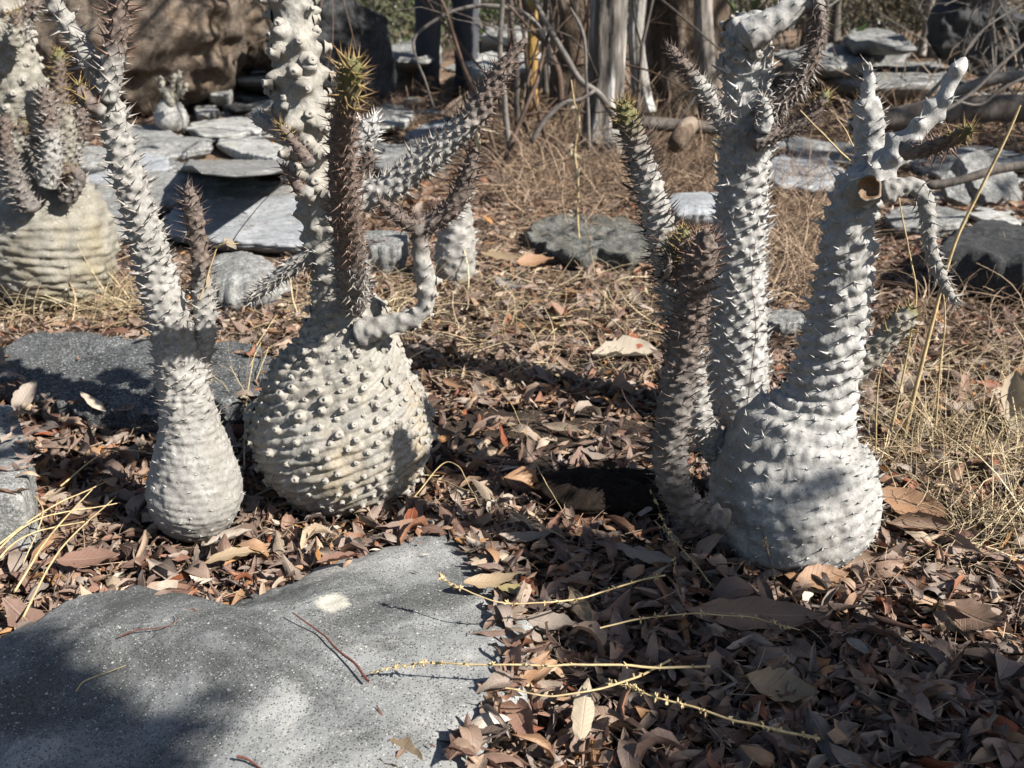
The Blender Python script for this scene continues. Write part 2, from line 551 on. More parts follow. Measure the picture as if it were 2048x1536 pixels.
M['leaf_brown'] = mat_leaf('brown_dry_leaf', (0.15, 0.075, 0.038))
M['leaf_red'] = mat_leaf('russet_dry_leaf', (0.185, 0.07, 0.042))
M['leaf_pale'] = mat_leaf('pale_dry_leaf', (0.44, 0.38, 0.27))
M['leaf_tan'] = mat_leaf('tan_dry_leaf', (0.34, 0.25, 0.13))
M['leaf_yellow'] = mat_leaf('yellow_dry_leaf', (0.30, 0.25, 0.06))
M['leaf_grey'] = mat_leaf('grey_dry_leaf', (0.30, 0.26, 0.22))
M['straw'] = mat_fibre('straw', (0.34, 0.25, 0.125), (0.55, 0.44, 0.25))
M['straw_attr'] = mat_fibre('dry_grass_straw', (0.26, 0.19, 0.11), (0.58, 0.48, 0.31), attr=True)
M['twig_attr'] = mat_fibre('dry_twigs', (0.12, 0.075, 0.05), (0.42, 0.31, 0.215), attr=True)
M['twig'] = mat_fibre('dark_twig', (0.045, 0.03, 0.024), (0.13, 0.085, 0.06))
M['twig_red'] = mat_fibre('red_brown_twig', (0.09, 0.03, 0.022), (0.18, 0.07, 0.05))
M['twig_grey'] = mat_fibre('grey_twig', (0.09, 0.078, 0.07), (0.22, 0.20, 0.18))

# ------------------------------------------------------------------ ground
def make_ground():
    k = 320
    t = np.linspace(-1, 1, k)
    xs = np.sinh(t * 3.6) / np.sinh(3.6) * 60
    u = np.linspace(0, 1, k)
    ys = -6 + 6.4 * np.clip(u / 0.1, 0, 1) + np.where(u > 0.1, (np.exp((u - 0.1) / 0.9 * 4.2) - 1) / (math.exp(4.2) - 1) * 110, 0)
    X, Y = np.meshgrid(xs, ys)
    P = np.stack([X, Y, 0 * X], -1)
    near = np.clip(1.5 - np.hypot(X, Y) / 5, 0, 1)
    Z = gz(X, Y) + near * (0.004 * fbm(P * 22, 4, 3) + 0.003 * noise(P * 90, 8))
    n = NT('dark_soil')
    v = n.coord()
    c = n.ramp(n.noise(v, 14, 6, 0.7), [(0.3, (0.014, 0.010, 0.008)), (0.55, (0.042, 0.030, 0.022)), (0.75, (0.10, 0.075, 0.055))])
    c2 = n.ramp(n.noise(v, 40, 6, 0.75), [(0.3, (0.05, 0.03, 0.02)), (0.5, (0.17, 0.112, 0.075)), (0.7, (0.31, 0.24, 0.17))])
    sep = n.n('SeparateXYZ'); n.l(v, sep.inputs[0])
    far = n.math('MULTIPLY', n.math('SUBTRACT', sep.outputs[1], 1.6), 0.7, True)
    n.color(n.mix(far, c, c2))
    n.b.inputs['Roughness'].default_value = 0.95
    n.bump(n.math('ADD', n.noise(v, 120, 5, 0.75), n.noise(v, 30, 4)), 0.8, 0.006)
    me = mesh_np('ground', np.stack([X, Y, Z], -1), grid_quads(k, k, wrap=False)[:, ::1], mat=n.m)
    return tag(link('ground', me), kind='structure')


ground = make_ground()

# ------------------------------------------------------------------ rocks
SOLID = []          # world outlines where leaves rarely lie


def rock(name, label, outline, mat, thick=0.05, rough=0.006, edge=0.045, edrop=0.12, bulge=0.0, seed=0, under=0.30, axes=None, freq=9, terr=0.0, cat='rock', keep=True, cover=True, nth=140, nr=26, ns=12, group=None):
    """Slab or block from the outline of its upper face: ragged rim, rounded edge, layered sides, closed bottom."""
    W = np.asarray(outline, float)
    c = W.mean(0)
    if axes is None:
        A, B, N = np.array([1.0, 0, 0]), np.array([0, 1.0, 0]), np.array([0, 0, 1.0])
    else:
        A, B, N = (np.asarray(a, float) for a in axes)
    L2 = np.stack([(W - c) @ A, (W - c) @ B], 1)
    th = np.arange(nth) / nth * 2 * math.pi
    R = np.zeros(nth)
    for i in range(len(L2)):
        p, q = L2[i], L2[(i + 1) % len(L2)]
        d = q - p
        for j in range(nth):
            e = np.array([math.cos(th[j]), math.sin(th[j])])
            den = e[0] * d[1] - e[1] * d[0]
            if abs(den) < 1e-12: continue
            t = (p[0] * d[1] - p[1] * d[0]) / den
            s_ = (p[0] * e[1] - p[1] * e[0]) / den
            if t > 0 and -1e-6 <= s_ <= 1 + 1e-6: R[j] = max(R[j], t)
    R = np.where(R <= 0, np.median(R), R)
    size = R.mean()
    
    circ = np.stack([np.cos(th), np.sin(th), 0 * th], 1)
    R = R * (1 + 0.065 * fbm(circ * 3.4 + seed, seed, 6, 0.72))
    Rs = sum(np.roll(R, k_) for k_ in range(-6, 7)) / 13 * (1 + .05 * noise(circ * 4 + 9, seed + 5))
    plane = None
    if axes is None:                      # upper face follows the outline's own tilt
        Am = np.stack([L2[:, 0], L2[:, 1], np.ones(len(L2))], 1)
        plane = np.linalg.lstsq(Am, (W - c) @ N, rcond=None)[0]
    rows = []
    rho = np.sqrt(np.linspace(0.02, 1, nr))
    rho = np.concatenate([np.linspace(0.06, 1 - edge, nr - 6), 1 - edge * (1 - np.linspace(1 / 6, 1, 6))])
    ed = thick * edrop
    for rr in rho:
        q = max(0, (rr - (1 - edge)) / edge)
        rows.append((R * rr, bulge * (1 - rr * rr) - ed * (1 - math.sqrt(max(0, 1 - q * q))), 1.0))
    for k in range(1, ns + 1):
        t = k / ns
        strat = 0.018 * size * (hash3(np.int64(k), np.int64(3), np.int64(seed), 7) - 0.5) * 2
        wob = 0.022 * size * noise(np.stack([circ[:, 0] * 6, circ[:, 1] * 6, np.full(nth, k * 0.9)], 1), seed + 3)
        rows.append((((R * (1 - t) + Rs * t) if t < 1 else Rs) * (1 - under * t * t) + strat + wob, -ed - (thick - ed) * t, 0.25))
    V_ = []
    for r_, h_, w in rows:
        xy = np.stack([r_ * np.cos(th), r_ * np.sin(th)], 1)
        z = np.full(nth, h_)
        if plane is not None: z = z + xy[:, 0] * plane[0] + xy[:, 1] * plane[1]
        p = np.stack([xy[:, 0], xy[:, 1], np.full(nth, h_ * 3)], 1)
        d = fbm(p * freq, seed + 11, 5, 0.55) + 0.5 * (1 - 2 * np.abs(noise(p * freq * np.array([.5, 1.4, 1]), seed + 12)))
        if terr: d = 0.4 * d + 0.6 * (np.floor(d * 3) / 3 + 0.33 * np.clip((d * 3 % 1) * 4, 0, 1))
        z = z + rough * d * w
        V_.append(c + xy[:, :1] * A + xy[:, 1:] * B + z[:, None] * N)
    n_ = len(V_)
    V_ = np.vstack(V_)
    nv = len(V_)
    V_ = np.vstack([V_, V_[:nth].mean(0)[None], V_[-nth:].mean(0)[None]])
    j = np.arange(nth)
    tri = np.vstack([np.stack([np.full(nth, nv), j, (j + 1) % nth], 1), np.stack([np.full(nth, nv + 1), (n_ - 1) * nth + (j + 1) % nth, (n_ - 1) * nth + j], 1)])
    Q = grid_quads(n_, nth)[:, ::-1]
    base = np.array([c[0], c[1], V_[:, 2].min()])
    me = mesh_np(name, V_ - base, Q, tri, mat=M[mat])
    o = tag(link(name, me, None, tuple(base)), label, cat, group)
    if cover:
        SOLID.append((W[:, :2], keep, W))
    return o


def slab(name, label, px, z, mat, tilt=None, **kw):
    """Upper face at height z, outline in photo pixels; tilt = (rise to the right, rise away) per metre."""
    vv = np.mean([v for _, v in px]); uu = np.mean([u for u, _ in px])
    if vv < 475 and min(v for _, v in px) > 95:      # lies on the terrain it is seen on
        z = min(z, float(G(uu, vv)[2]) + 0.75 * kw.get('thick', .05))
    pts = []
    for u, v in px:
        p = Pz(u, v, z)
        pts.append(p)
    pts = np.array(pts)
    if tilt:
        c = pts.mean(0)
        for _ in range(6):
            for i, (u, v) in enumerate(px):
                zz = z + (pts[i, 0] - c[0]) * tilt[0] + (pts[i, 1] - c[1]) * tilt[1]
                pts[i] = Pz(u, v, zz)
    return rock(name, label, pts, mat, **kw)


def upright(name, label, px, y, mat, depth, lean=0.0, turn=0.0, **kw):
    """A block whose broad face looks at the viewer."""
    pts = np.array([V(u, v, y) for u, v in px])
    N = np.array([math.sin(turn), -math.cos(turn), lean]); N /= np.linalg.norm(N)
    A = np.cross([0, 0, 1.0], N) * 1.0; A /= np.linalg.norm(A)
    B = np.cross(N, A)
    c = pts.mean(0)
    q = []
    for (u, v) in px:                      # onto the tilted face
        d = ray(u, v); t = ((c - EYE) @ N) / (d @ N)
        q.append(EYE + d * t)
    return rock(name, label, q, mat, thick=depth, axes=(A, B, N), cover=False, **kw)


slab('rock_slab', 'broad mottled grey rock slab lying across the front left corner', [(-260, 1330), (-60, 1330), (60, 1285), (160, 1222), (270, 1192), (330, 1225), (410, 1238), (480, 1212), (560, 1168), (640, 1128), (700, 1102), (800, 1072), (905, 1060),
     (960, 1092), (1010, 1150), (1052, 1200), (1040, 1262), (1062, 1330), (1020, 1400), (985, 1480), (960, 1560), (930, 1700), (400, 1760), (-200, 1740), (-330, 1500)],
     0.018, 'slate_fg', thick=0.08, bulge=0.014, rough=0.012, edge=0.05, edrop=0.22, seed=21, freq=4.0, nr=90, nth=220, tilt=(0.03, -0.05))
_s = [o for o in COL.objects if o.name == 'rock_slab'][0]
_p = Pz(668, 1232, .023)
for nd in M['slate_fg'].node_tree.nodes:
    if nd.type == 'VECT_MATH' and nd.operation == 'DISTANCE': nd.inputs[1].default_value = (_p[0] - _s.location.x, .85 * (_p[1] - _s.location.y), 0.1 * (.023 - _s.location.z))
slab('rock_slab', 'dark speckled rock slab behind the slim left bottle plant', [(28, 690), (60, 672), (160, 670), (300, 674), (420, 690), (520, 702), (556, 730), (540, 780), (480, 812), (400, 835), (310, 838), (200, 822), (90, 806), (0, 780), (-14, 745)], 0.045,
     'slate_dark', thick=0.08, rough=0.011, seed=22, freq=6, nr=40, tilt=(0.02, 0.10))
slab('rock', 'thick grey rock with a sharp side, cut by the left edge below the dark slab', [(-200, 812), (-60, 800), (18, 806), (42, 850), (56, 910), (62, 965), (40, 992), (-60, 1000), (-220, 990)], 0.075, 'slate', thick=0.13, rough=0.008, seed=23, under=0.02)
slab('rock_slab', 'large bluish slab lit from above, left of the knobby stem', [(318, 452), (345, 416), (420, 402), (520, 395), (600, 398), (690, 410), (700, 460), (640, 482), (540, 488), (440, 478), (340, 468)], 0.150, 'slate_blue', thick=0.045, rough=0.006, seed=24, tilt=(0, 0.05))
slab('rock', 'rounded grey stone tucked under the bluish slab', [(395, 530), (430, 508), (500, 506), (550, 520), (575, 545), (540, 562), (460, 568), (405, 560)], 0.075, 'slate', thick=0.075, rough=0.010, bulge=0.012, edge=0.4, edrop=0.5, seed=25)
slab('rock_slab', 'long grey slab with a tan front edge above the bluish slab', [(170, 395), (215, 356), (330, 346), (460, 350), (560, 362), (612, 388), (600, 402), (500, 396), (400, 402), (300, 412), (205, 415)], 0.155, 'slate', thick=0.05, rough=0.008, seed=26, terr=1, tilt=(0, 0.04))
slab('rock_slab', 'pointed grey slab tipped towards the viewer, in the middle of the rear slabs', [(368, 328), (392, 306), (440, 300), (510, 302), (570, 316), (600, 326), (560, 340), (490, 350), (420, 348)], 0.20, 'slate', thick=0.04, rough=0.006, seed=27, tilt=(0.0, 0.22))
slab('rock_slab', 'pale slab with a notched end, right below the small round bottle plant', [(232, 272), (262, 250), (320, 252), (370, 270), (424, 278), (424, 292), (380, 300), (330, 312), (262, 318), (225, 305)], 0.235, 'slate', thick=0.06, rough=0.008, seed=28, tilt=(0, 0.10))
slab('rock_slab', 'wide pale grey slab reaching behind the knobby stem', [(425, 285), (440, 262), (500, 262), (545, 285), (600, 305), (690, 320), (690, 345), (620, 340), (560, 318), (480, 302)], 0.21, 'slate_pale', thick=0.05, rough=0.007, seed=29, tilt=(0, 0.06))
slab('rock_slab', 'bright whitish slab right of the small round bottle plant', [(372, 252), (400, 240), (480, 234), (560, 238), (620, 245), (640, 262), (560, 258), (470, 266), (400, 270)], 0.22, 'slate_pale', thick=0.05, rough=0.006, seed=30)
slab('rock', 'small white angular stone on the red brown litter', [(388, 214), (405, 204), (428, 208), (438, 222), (412, 230), (394, 226)], 0.215, 'slate_pale', thick=0.05, rough=0.006, seed=31)
slab('rock_slab', 'dark flat slab beyond the small white angular stone', [(432, 205), (442, 192), (485, 196), (508, 216), (470, 222)], 0.23, 'dark_shaded', thick=0.04, rough=0.006, seed=32)
slab('rock', 'pale stone at the right foot of the brown boulder', [(408, 178), (425, 165), (455, 162), (470, 172), (456, 184), (420, 186)], 0.27, 'slate_pale', thick=0.09, rough=0.01, seed=33)
slab('rock_slab', 'grey slab behind the brown boulder, left of the knobby stem', [(452, 130), (490, 116), (560, 116), (640, 130), (640, 152), (560, 156), (470, 158)], 0.30, 'slate', thick=0.10, rough=0.01, seed=34)
slab('rock_slab', 'layered grey slab left of the long leaning stem at the left', [(140, 312), (165, 292), (215, 290), (236, 304), (220, 326), (160, 332)], 0.21, 'slate', thick=0.06, rough=0.008, seed=35, terr=1)
slab('rock_slab', 'low slate at the left, between broad yellowish plant and leaning stem', [(185, 440), (200, 415), (260, 420), (310, 436), (290, 462), (215, 470)], 0.12, 'slate', thick=0.05, rough=0.006, seed=36)
slab('rock', 'blocky grey stone right of the neck of the ribbed plant', [(705, 478), (735, 458), (785, 456), (818, 478), (800, 492), (740, 494)], 0.10, 'slate', thick=0.08, rough=0.008, seed=37)
slab('rock_slab', 'pale flat slab seen right of the golden tipped arm, near the top', [(735, 245), (755, 212), (800, 205), (830, 225), (810, 246), (760, 256)], 0.235, 'slate_pale', thick=0.05, rough=0.006, seed=38)
slab('rock_slab', 'layered grey slab under the long spiny arm', [(745, 320), (775, 290), (850, 272), (905, 275), (900, 306), (830, 326), (770, 338)], 0.185, 'slate', thick=0.07, rough=0.01, seed=39, terr=1)
slab('rock', 'low dark lichened rock in the middle of the dry grass', [(1046, 470), (1085, 440), (1150, 428), (1240, 436), (1296, 462), (1312, 490), (1262, 512), (1200, 500), (1160, 512), (1095, 496)], 0.066, 'rock_moss', thick=0.07, rough=0.008, seed=40, freq=30)
slab('rock_slab', 'smooth blue grey slab between the dark spiny arm and the white column', [(1318, 404), (1340, 388), (1400, 384), (1470, 388), (1480, 408), (1430, 420), (1350, 424)], 0.15, 'slate_blue', thick=0.06, rough=0.004, bulge=0.012, edge=0.4, seed=41)
slab('rock_slab', 'smooth pale slab right of the white column, below its golden tipped arm', [(1530, 352), (1545, 312), (1590, 298), (1650, 305), (1692, 338), (1690, 368), (1620, 374), (1560, 372)], 0.18, 'slate_blue', thick=0.07, rough=0.006, seed=42, tilt=(0, 0.15))
slab('rock_slab', 'thin flat slate in the litter right of the white column', [(1512, 632), (1535, 620), (1580, 616), (1618, 628), (1618, 642), (1560, 648)], 0.035, 'slate', thick=0.03, rough=0.004, seed=43)
upright('rock', 'angular grey block tilted up on the right, above the dark rounded boulder', [(1918, 318), (1955, 300), (1985, 320), (2030, 345), (2046, 400), (2020, 418), (1985, 412), (1950, 372)], 2.9, 'slate', 0.12, lean=0.8, turn=0.3, seed=44, edge=0.06, rough=0.008)
upright('rock', 'narrow grey shard leaning beside the angular block', [(1880, 352), (1902, 338), (1928, 366), (1944, 400), (1930, 410), (1895, 392)], 2.75, 'slate', 0.05, lean=0.7, turn=-0.2, seed=45, edge=0.06)
slab('rock_slab', 'flat grey slab behind the drooping thin arm on the right', [(1770, 430), (1800, 414), (1870, 412), (1935, 424), (1930, 446), (1850, 452), (1790, 450)], 0.10, 'slate', thick=0.05, rough=0.005, seed=46)
slab('rock', 'dark rounded boulder at the right edge, its face in shade', [(1872, 505), (1890, 470), (1930, 450), (1990, 446), (2060, 460), (2150, 500), (2150, 535), (2050, 526), (1950, 516)], 0.115, 'dark_shaded', thick=0.14, rough=0.010, bulge=0.015, edge=0.10, edrop=0.15, under=0.42, seed=47)
slab('rock_slab', 'flat grey stone among twigs at the right edge', [(1935, 195), (1960, 180), (2030, 178), (2060, 195), (2010, 212), (1950, 212)], 0.27, 'slate', thick=0.06, rough=0.008, seed=48)

# far rocks
upright('rock', 'dark upright rock slab with a jagged top, right of the knobby stem', [(618, -60), (690, -70), (712, 8), (730, 18), (752, 20), (778, 42), (782, 100), (792, 150), (786, 186), (700, 196), (620, 190)], 4.7, 'dark_shaded', 0.22, lean=0.05, turn=0.15, seed=50, edge=0.05, rough=0.02)


def boulder(label, u, v, y, rx, ry, rz, mat, seed, rough=0.12, freq=2.0, p=2.6, name='boulder', cat='boulder'):
    c = V(u, v, y)
    nu, nv = 150, 90
    th = np.arange(nu) / nu * 2 * math.pi
    ph = np.linspace(-math.pi / 2 + 0.02, math.pi / 2 - 0.02, nv)
    d = np.stack([np.cos(ph)[:, None] * np.cos(th), np.cos(ph)[:, None] * np.sin(th), np.sin(ph)[:, None] + 0 * th], -1)
    k = (np.abs(d) ** p).sum(-1) ** (-1 / p)
    n = d * k[..., None]
    f = 1 + rough * .8 * fbm(d * freq * .7 + seed, seed, 7, 0.60) + rough * .22 * (1 - 2 * np.abs(noise(d * 9, seed))) + rough * 0.5 * (1 - np.abs(noise(d * freq * 1.7, seed + 4)) * 2)
    P = n * f[..., None] * np.array([rx, ry, rz])
    V_ = P.reshape(-1, 3)
    V_ = np.vstack([V_, V_[:nu].mean(0)[None], V_[-nu:].mean(0)[None]])
    j = np.arange(nu); m = nu * nv
    tri = np.vstack([np.stack([np.full(nu, m), (j + 1) % nu, j], 1), np.stack([np.full(nu, m + 1), (nv - 1) * nu + j, (nv - 1) * nu + (j + 1) % nu], 1)])
    off = np.array([0, 0, V_[:, 2].min()])
    return tag(link(name, mesh_np(name, V_ - off, grid_quads(nv, nu), tri, mat=M[mat]), None, tuple(np.array(c) + off)), label, cat)


boulder('huge brown boulder with a rough pitted face, top left', 265, -10, 5.0, .56, .5, .52, 'rock_brown', 61, 0.10, 3.0, 3.2)
boulder('brown boulder in deep shade between the huge boulder and the knobby stem', 500, -10, 5.3, .24, .3, .36, 'rock_brown', 62, 0.12)
upright('rock', 'big dark overhanging boulder in the top right corner', [(1872, 90), (1890, 30), (1940, -20), (1985, -10), (2050, 40), (2150, 60), (2160, 150), (2060, 165), (1960, 160), (1905, 140)], 5.2, 'dark_shaded', 0.5, lean=-0.15, turn=-0.1, seed=63, edge=0.15, rough=0.03)
slab('rock_slab', 'long pale rock ledge with a shaded hollow under it, top right', [(1690, 76), (1705, 60), (1740, 54), (1790, 66), (1835, 92), (1838, 108), (1800, 102), (1750, 88)], 0.45, 'slate', thick=0.07, rough=0.012, seed=64, under=0.25, terr=1)
slab('rock_slab', 'flat grey rocks step below the ledge, top right', [(1570, 118), (1600, 92), (1660, 86), (1720, 96), (1745, 118), (1680, 132), (1600, 136)], 0.36, 'slate', thick=0.12, rough=0.015, seed=65, terr=1)
slab('rock_slab', 'broad flat slab in the right distance, behind the upright stub', [(1640, 158), (1680, 134), (1780, 126), (1880, 126), (1915, 150), (1860, 168), (1760, 172)], 0.33, 'slate', thick=0.10, rough=0.012, seed=66, terr=1)
slab('rock_slab', 'pale slabs heap left of the person, top middle', [(780, 100), (800, 80), (850, 74), (880, 96), (860, 118), (800, 122)], 0.36, 'slate', thick=0.12, rough=0.015, seed=67)
slab('rock_slab', 'pale grey ledge right of the person, behind thin stems', [(925, 128), (950, 108), (1010, 100), (1080, 106), (1100, 130), (1040, 146), (960, 148)], 0.33, 'slate_pale', thick=0.16, rough=0.012, seed=68, terr=1)
slab('rock_slab', 'high pale ledge far behind the thin stems, top middle', [(960, 70), (980, 52), (1040, 46), (1100, 54), (1110, 72), (1040, 82)], 0.42, 'slate_pale', thick=0.25, rough=0.02, seed=69)
upright('rock', 'brown tilted slab with a pale rim before the person', [(872, 228), (900, 205), (940, 178), (978, 160), (985, 188), (965, 215), (910, 236)], 4.1, 'rock_tan', 0.07, lean=0.5, turn=0.2, seed=70, edge=0.05)
# loose stone chips
for k, (u, v, s) in enumerate([(300, 215, .05), (290, 225, .04), (480, 225, .05), (360, 345, .06), (285, 395, .05), (455, 232, .04), (1010, 575, .045), (1390, 262, .06), (1700, 330, .06), (1750, 395, .05), (1860, 400, .05), (1960, 235, .07),
                               (1620, 385, .05), (1830, 330, .06), (1290, 515, .05), (820, 205, .06), (710, 250, .05), (1850, 190, .08), (1560, 215, .07), (1990, 430, .05)]):
    g = G(u, v)
    r = np.random.default_rng(300 + k)
    n_ = 7
    an = np.sort(r.uniform(0, 6.28, n_) * 0.3 + np.arange(n_) / n_ * 6.28)
    rr = s * r.uniform(0.6, 1.2, n_)
    rock('stone', 'small grey stone chip lying loose among the litter', [(g[0] + rr[i] * math.cos(an[i]) * 1.3, g[1] + rr[i] * math.sin(an[i]), g[2] + s * 0.35 + rr[i] * math.cos(an[i]) * r.uniform(-.2, .2)) for i in range(n_)],
         ('slate', 'slate_pale', 'slate')[k % 3], thick=s * 0.8, rough=s * 0.08, seed=400 + k, nth=36, nr=10, ns=5, cat='stone', group='loose stone chips', cover=False)

r_ = np.random.default_rng(919)
for k in range(34):
    x0, y0, x1, y1 = [(1545, 95, 1900, 205), (1740, 330, 2045, 450), (740, 200, 900, 345), (180, 330, 330, 440), (260, 200, 560, 250), (1500, 290, 1700, 420), (930, 110, 1110, 190)][k % 7]
    g = G(r_.uniform(x0, x1), r_.uniform(y0, y1))
    s = r_.uniform(.05, .13) * (g[1] / 3.5) ** .6
    n_ = 8
    an = (np.arange(n_) + r_.uniform(-.35, .35, n_)) / n_ * 6.28
    rr = s * r_.uniform(0.6, 1.25, n_)
    tl = r_.uniform(-.3, .3, 2)
    rock('flat_stone', 'flat grey stone strewn among the dry growth behind the plants', [(g[0] + rr[i] * math.cos(an[i]) * 1.5, g[1] + rr[i] * math.sin(an[i]), g[2] + s * .35 + rr[i] * (math.cos(an[i]) * tl[0] + math.sin(an[i]) * abs(tl[1]))) for i in range(n_)],
         ('slate', 'slate_pale', 'slate', 'slate_blue')[k % 4], thick=s * .55, rough=s * .06, seed=700 + k, nth=48, nr=12, ns=6, cat='stone', group='flat stones strewn behind the plants', cover=False, terr=k % 2)

# ------------------------------------------------------------------ trees
def trunk_mesh(name, ctrl, Y, mat, nt=48, res=0.02, lump=0.08, fr=7, base=None, flare=0, ribs=0, seed=0):
    rows = []
    for c in ctrl:
        p = V(c[0], c[1], c[3] if len(c) > 3 else Y)
        rows.append((*p, c[2] / 2 * project(p)[2] / FPX))
    return trunk_world(name, rows, mat, nt, res, lump, fr, base, ribs, seed)


def trunk_world(name, rows, mat, nt=24, res=0.04, lump=0.05, fr=5, base=None, ribs=0, seed=0):
    L = sum(np.linalg.norm(np.subtract(rows[i + 1][:3], rows[i][:3])) for i in range(len(rows) - 1))
    ns = max(8, int(L / res))
    R, s = catmull(rows, ns)
    C, r = R[:, :3], np.maximum(R[:, 3], 0.002)
    T, N, B = frames(C)
    th = np.arange(nt) / nt * 2 * math.pi
    rad = N[:, None] * np.cos(th)[None, :, None] + B[:, None] * np.sin(th)[None, :, None]
    q = np.stack([np.cos(th)[None] * fr * .5 + 0 * s[:, None], np.sin(th)[None] * fr * .5 + 0 * s[:, None], s[:, None] * fr + 0 * th[None]], -1)
    f = 1 + lump * fbm(q + seed, seed, 4, 0.55) + (ribs * np.cos(th * 7 + 2 * noise(np.stack([s, 0 * s, 0 * s], 1), seed)[:, None]) if ribs else 0)
    P = C[:, None] + rad * (r[:, None] * f)[..., None]
    base = np.array(rows[0][:3]) if base is None else np.asarray(base)
    V_ = np.vstack([P.reshape(-1, 3), C[:1], C[-1:]]) - base
    j = np.arange(nt); m = ns * nt
    tri = np.vstack([np.stack([np.full(nt, m), (j + 1) % nt, j], 1), np.stack([np.full(nt, m + 1), (ns - 1) * nt + j, (ns - 1) * nt + (j + 1) % nt], 1)])
    return mesh_np(name, V_, grid_quads(ns, nt), tri, mat=M[mat]), base


def leaf_cards(P, size, r):
    """Small pointed leaves at points P: rhombus folded on its midrib."""
    n = len(P)
    d = r.normal(0, 1, (n, 3)); d /= np.linalg.norm(d, axis=1)[:, None]
    e = np.cross(d, r.normal(0, 1, (n, 3))); e /= np.linalg.norm(e, axis=1)[:, None]
    f = np.cross(d, e)
    L = size * r.uniform(0.6, 1.3, n)[:, None]
    a, b = P - d * L * .5, P + d * L * .5
    c1, c2 = P + e * L * .24 + f * L * .08, P - e * L * .24 + f * L * .08
    Vv = np.stack([a, c1, b, c2], 1).reshape(-1, 3)
    k = np.arange(n)[:, None] * 4
    return Vv, np.vstack([k + [0, 1, 2], k + [0, 2, 3]])


def branch_paths(start, direc, length, rad, depth, r, out, droop=0.0, splits=3):
    k = 6
    pts = [np.array(start, float)]
    d = np.array(direc, float); d /= np.linalg.norm(d)
    for i in range(k - 1):
        d = d + r.normal(0, 0.16, 3) + np.array([0, 0, -droop]); d /= np.linalg.norm(d)
        pts.append(pts[-1] + d * length / (k - 1))
    out.append((np.array(pts), np.linspace(rad, rad * 0.45, k)))
    if depth > 0:
        for s_ in range(splits):
            i = r.integers(2, k)
            nd = d + r.normal(0, 0.65, 3)
            branch_paths(pts[i], nd, length * r.uniform(0.5, 0.8), rad * 0.5, depth - 1, r, out, droop, splits)


def crown_mesh(name, paths, mats, leaves, size, r, base, spread=0.08, sides=4):
    P = np.array([p for p, _ in paths]); Rr = np.array([q for _, q in paths])
    V1, Q1 = tubes(P, Rr, sides)
    if leaves:
        small = [p for p, q in paths if q[0] < np.median(Rr[:, 0]) * 1.01]
        pick = np.array(small)[r.integers(0, len(small), leaves)]
        t = r.uniform(0.2, 1, leaves) * 5
        i = np.clip(t.astype(int), 0, 4); fr_ = (t - i)[:, None]
        ar = np.arange(leaves)
        pt = pick[ar, i] * (1 - fr_) + pick[ar, i + 1] * fr_ + r.normal(0, spread, (leaves, 3))
        V2, T2 = leaf_cards(pt, size, r)
        me = mesh_np(name, np.vstack([V1, V2]) - base, Q1, T2 + len(V1), mat=mats[0])
        me.materials.append(mats[1])
        mi = np.zeros(len(Q1) + len(T2), np.int32); mi[len(Q1):] = 1
        me.polygons.foreach_set('material_index', mi)
    else:
        me = mesh_np(name, V1 - base, Q1, mat=mats[0])
    return me


def mat_foliage(name, a, b):
    n = NT(name)
    v = n.coord()
    c = n.ramp(n.noise(v, 3.0, 4, 0.7), [(0.3, a), (0.7, b)])
    n.color(c)
    tr = n.n('BsdfTranslucent'); n.l(c, tr.inputs[0])
    ms = n.n('MixShader'); ms.inputs[0].default_value = 0.3
    n.l(n.b.outputs[0], ms.inputs[1]); n.l(tr.outputs[0], ms.inputs[2]); n.l(ms.outputs[0], n.out.inputs[0])
    return n.m


M['fol_green'] = mat_foliage('green_foliage', (0.035, 0.06, 0.02), (0.09, 0.13, 0.045))
M['fol_olive'] = mat_foliage('olive_foliage', (0.06, 0.07, 0.035), (0.14, 0.145, 0.08))
M['fol_dry'] = mat_foliage('dry_foliage', (0.10, 0.08, 0.05), (0.20, 0.17, 0.12))
M['bark_grey'] = mat_bark('grey_bark', (0.07, 0.06, 0.052), (0.22, 0.20, 0.18), 11, (1, 1, .16), (0.40, 0.385, 0.365), 0.025)
M['bark_brown'] = mat_bark('brown_bark', (0.055, 0.037, 0.025), (0.16, 0.115, 0.08), 12, (1, 1, .45), (0.22, 0.175, 0.135), 0.03)
M['bark_smooth'] = mat_bark('smooth_grey_bark', (0.12, 0.103, 0.09), (0.22, 0.195, 0.172), 9, (1, 1, .3), (0.27, 0.25, 0.225), 0.01)
M['bark_pale'] = mat_bark('pale_bark', (0.19, 0.175, 0.16), (0.34, 0.325, 0.305), 10, (1, 1, .4), (0.40, 0.385, 0.36), 0.008)
M['bark_yellow'] = mat_bark('yellow_bark', (0.24, 0.135, 0.035), (0.42, 0.285, 0.11), 18, (1, 1, .12), (0.13, 0.075, 0.03), 0.012)
M['bark_dark'] = mat_bark('dark_bark', (0.05, 0.042, 0.036), (0.14, 0.12, 0.105), 10, (1, 1, .3), None, 0.006)


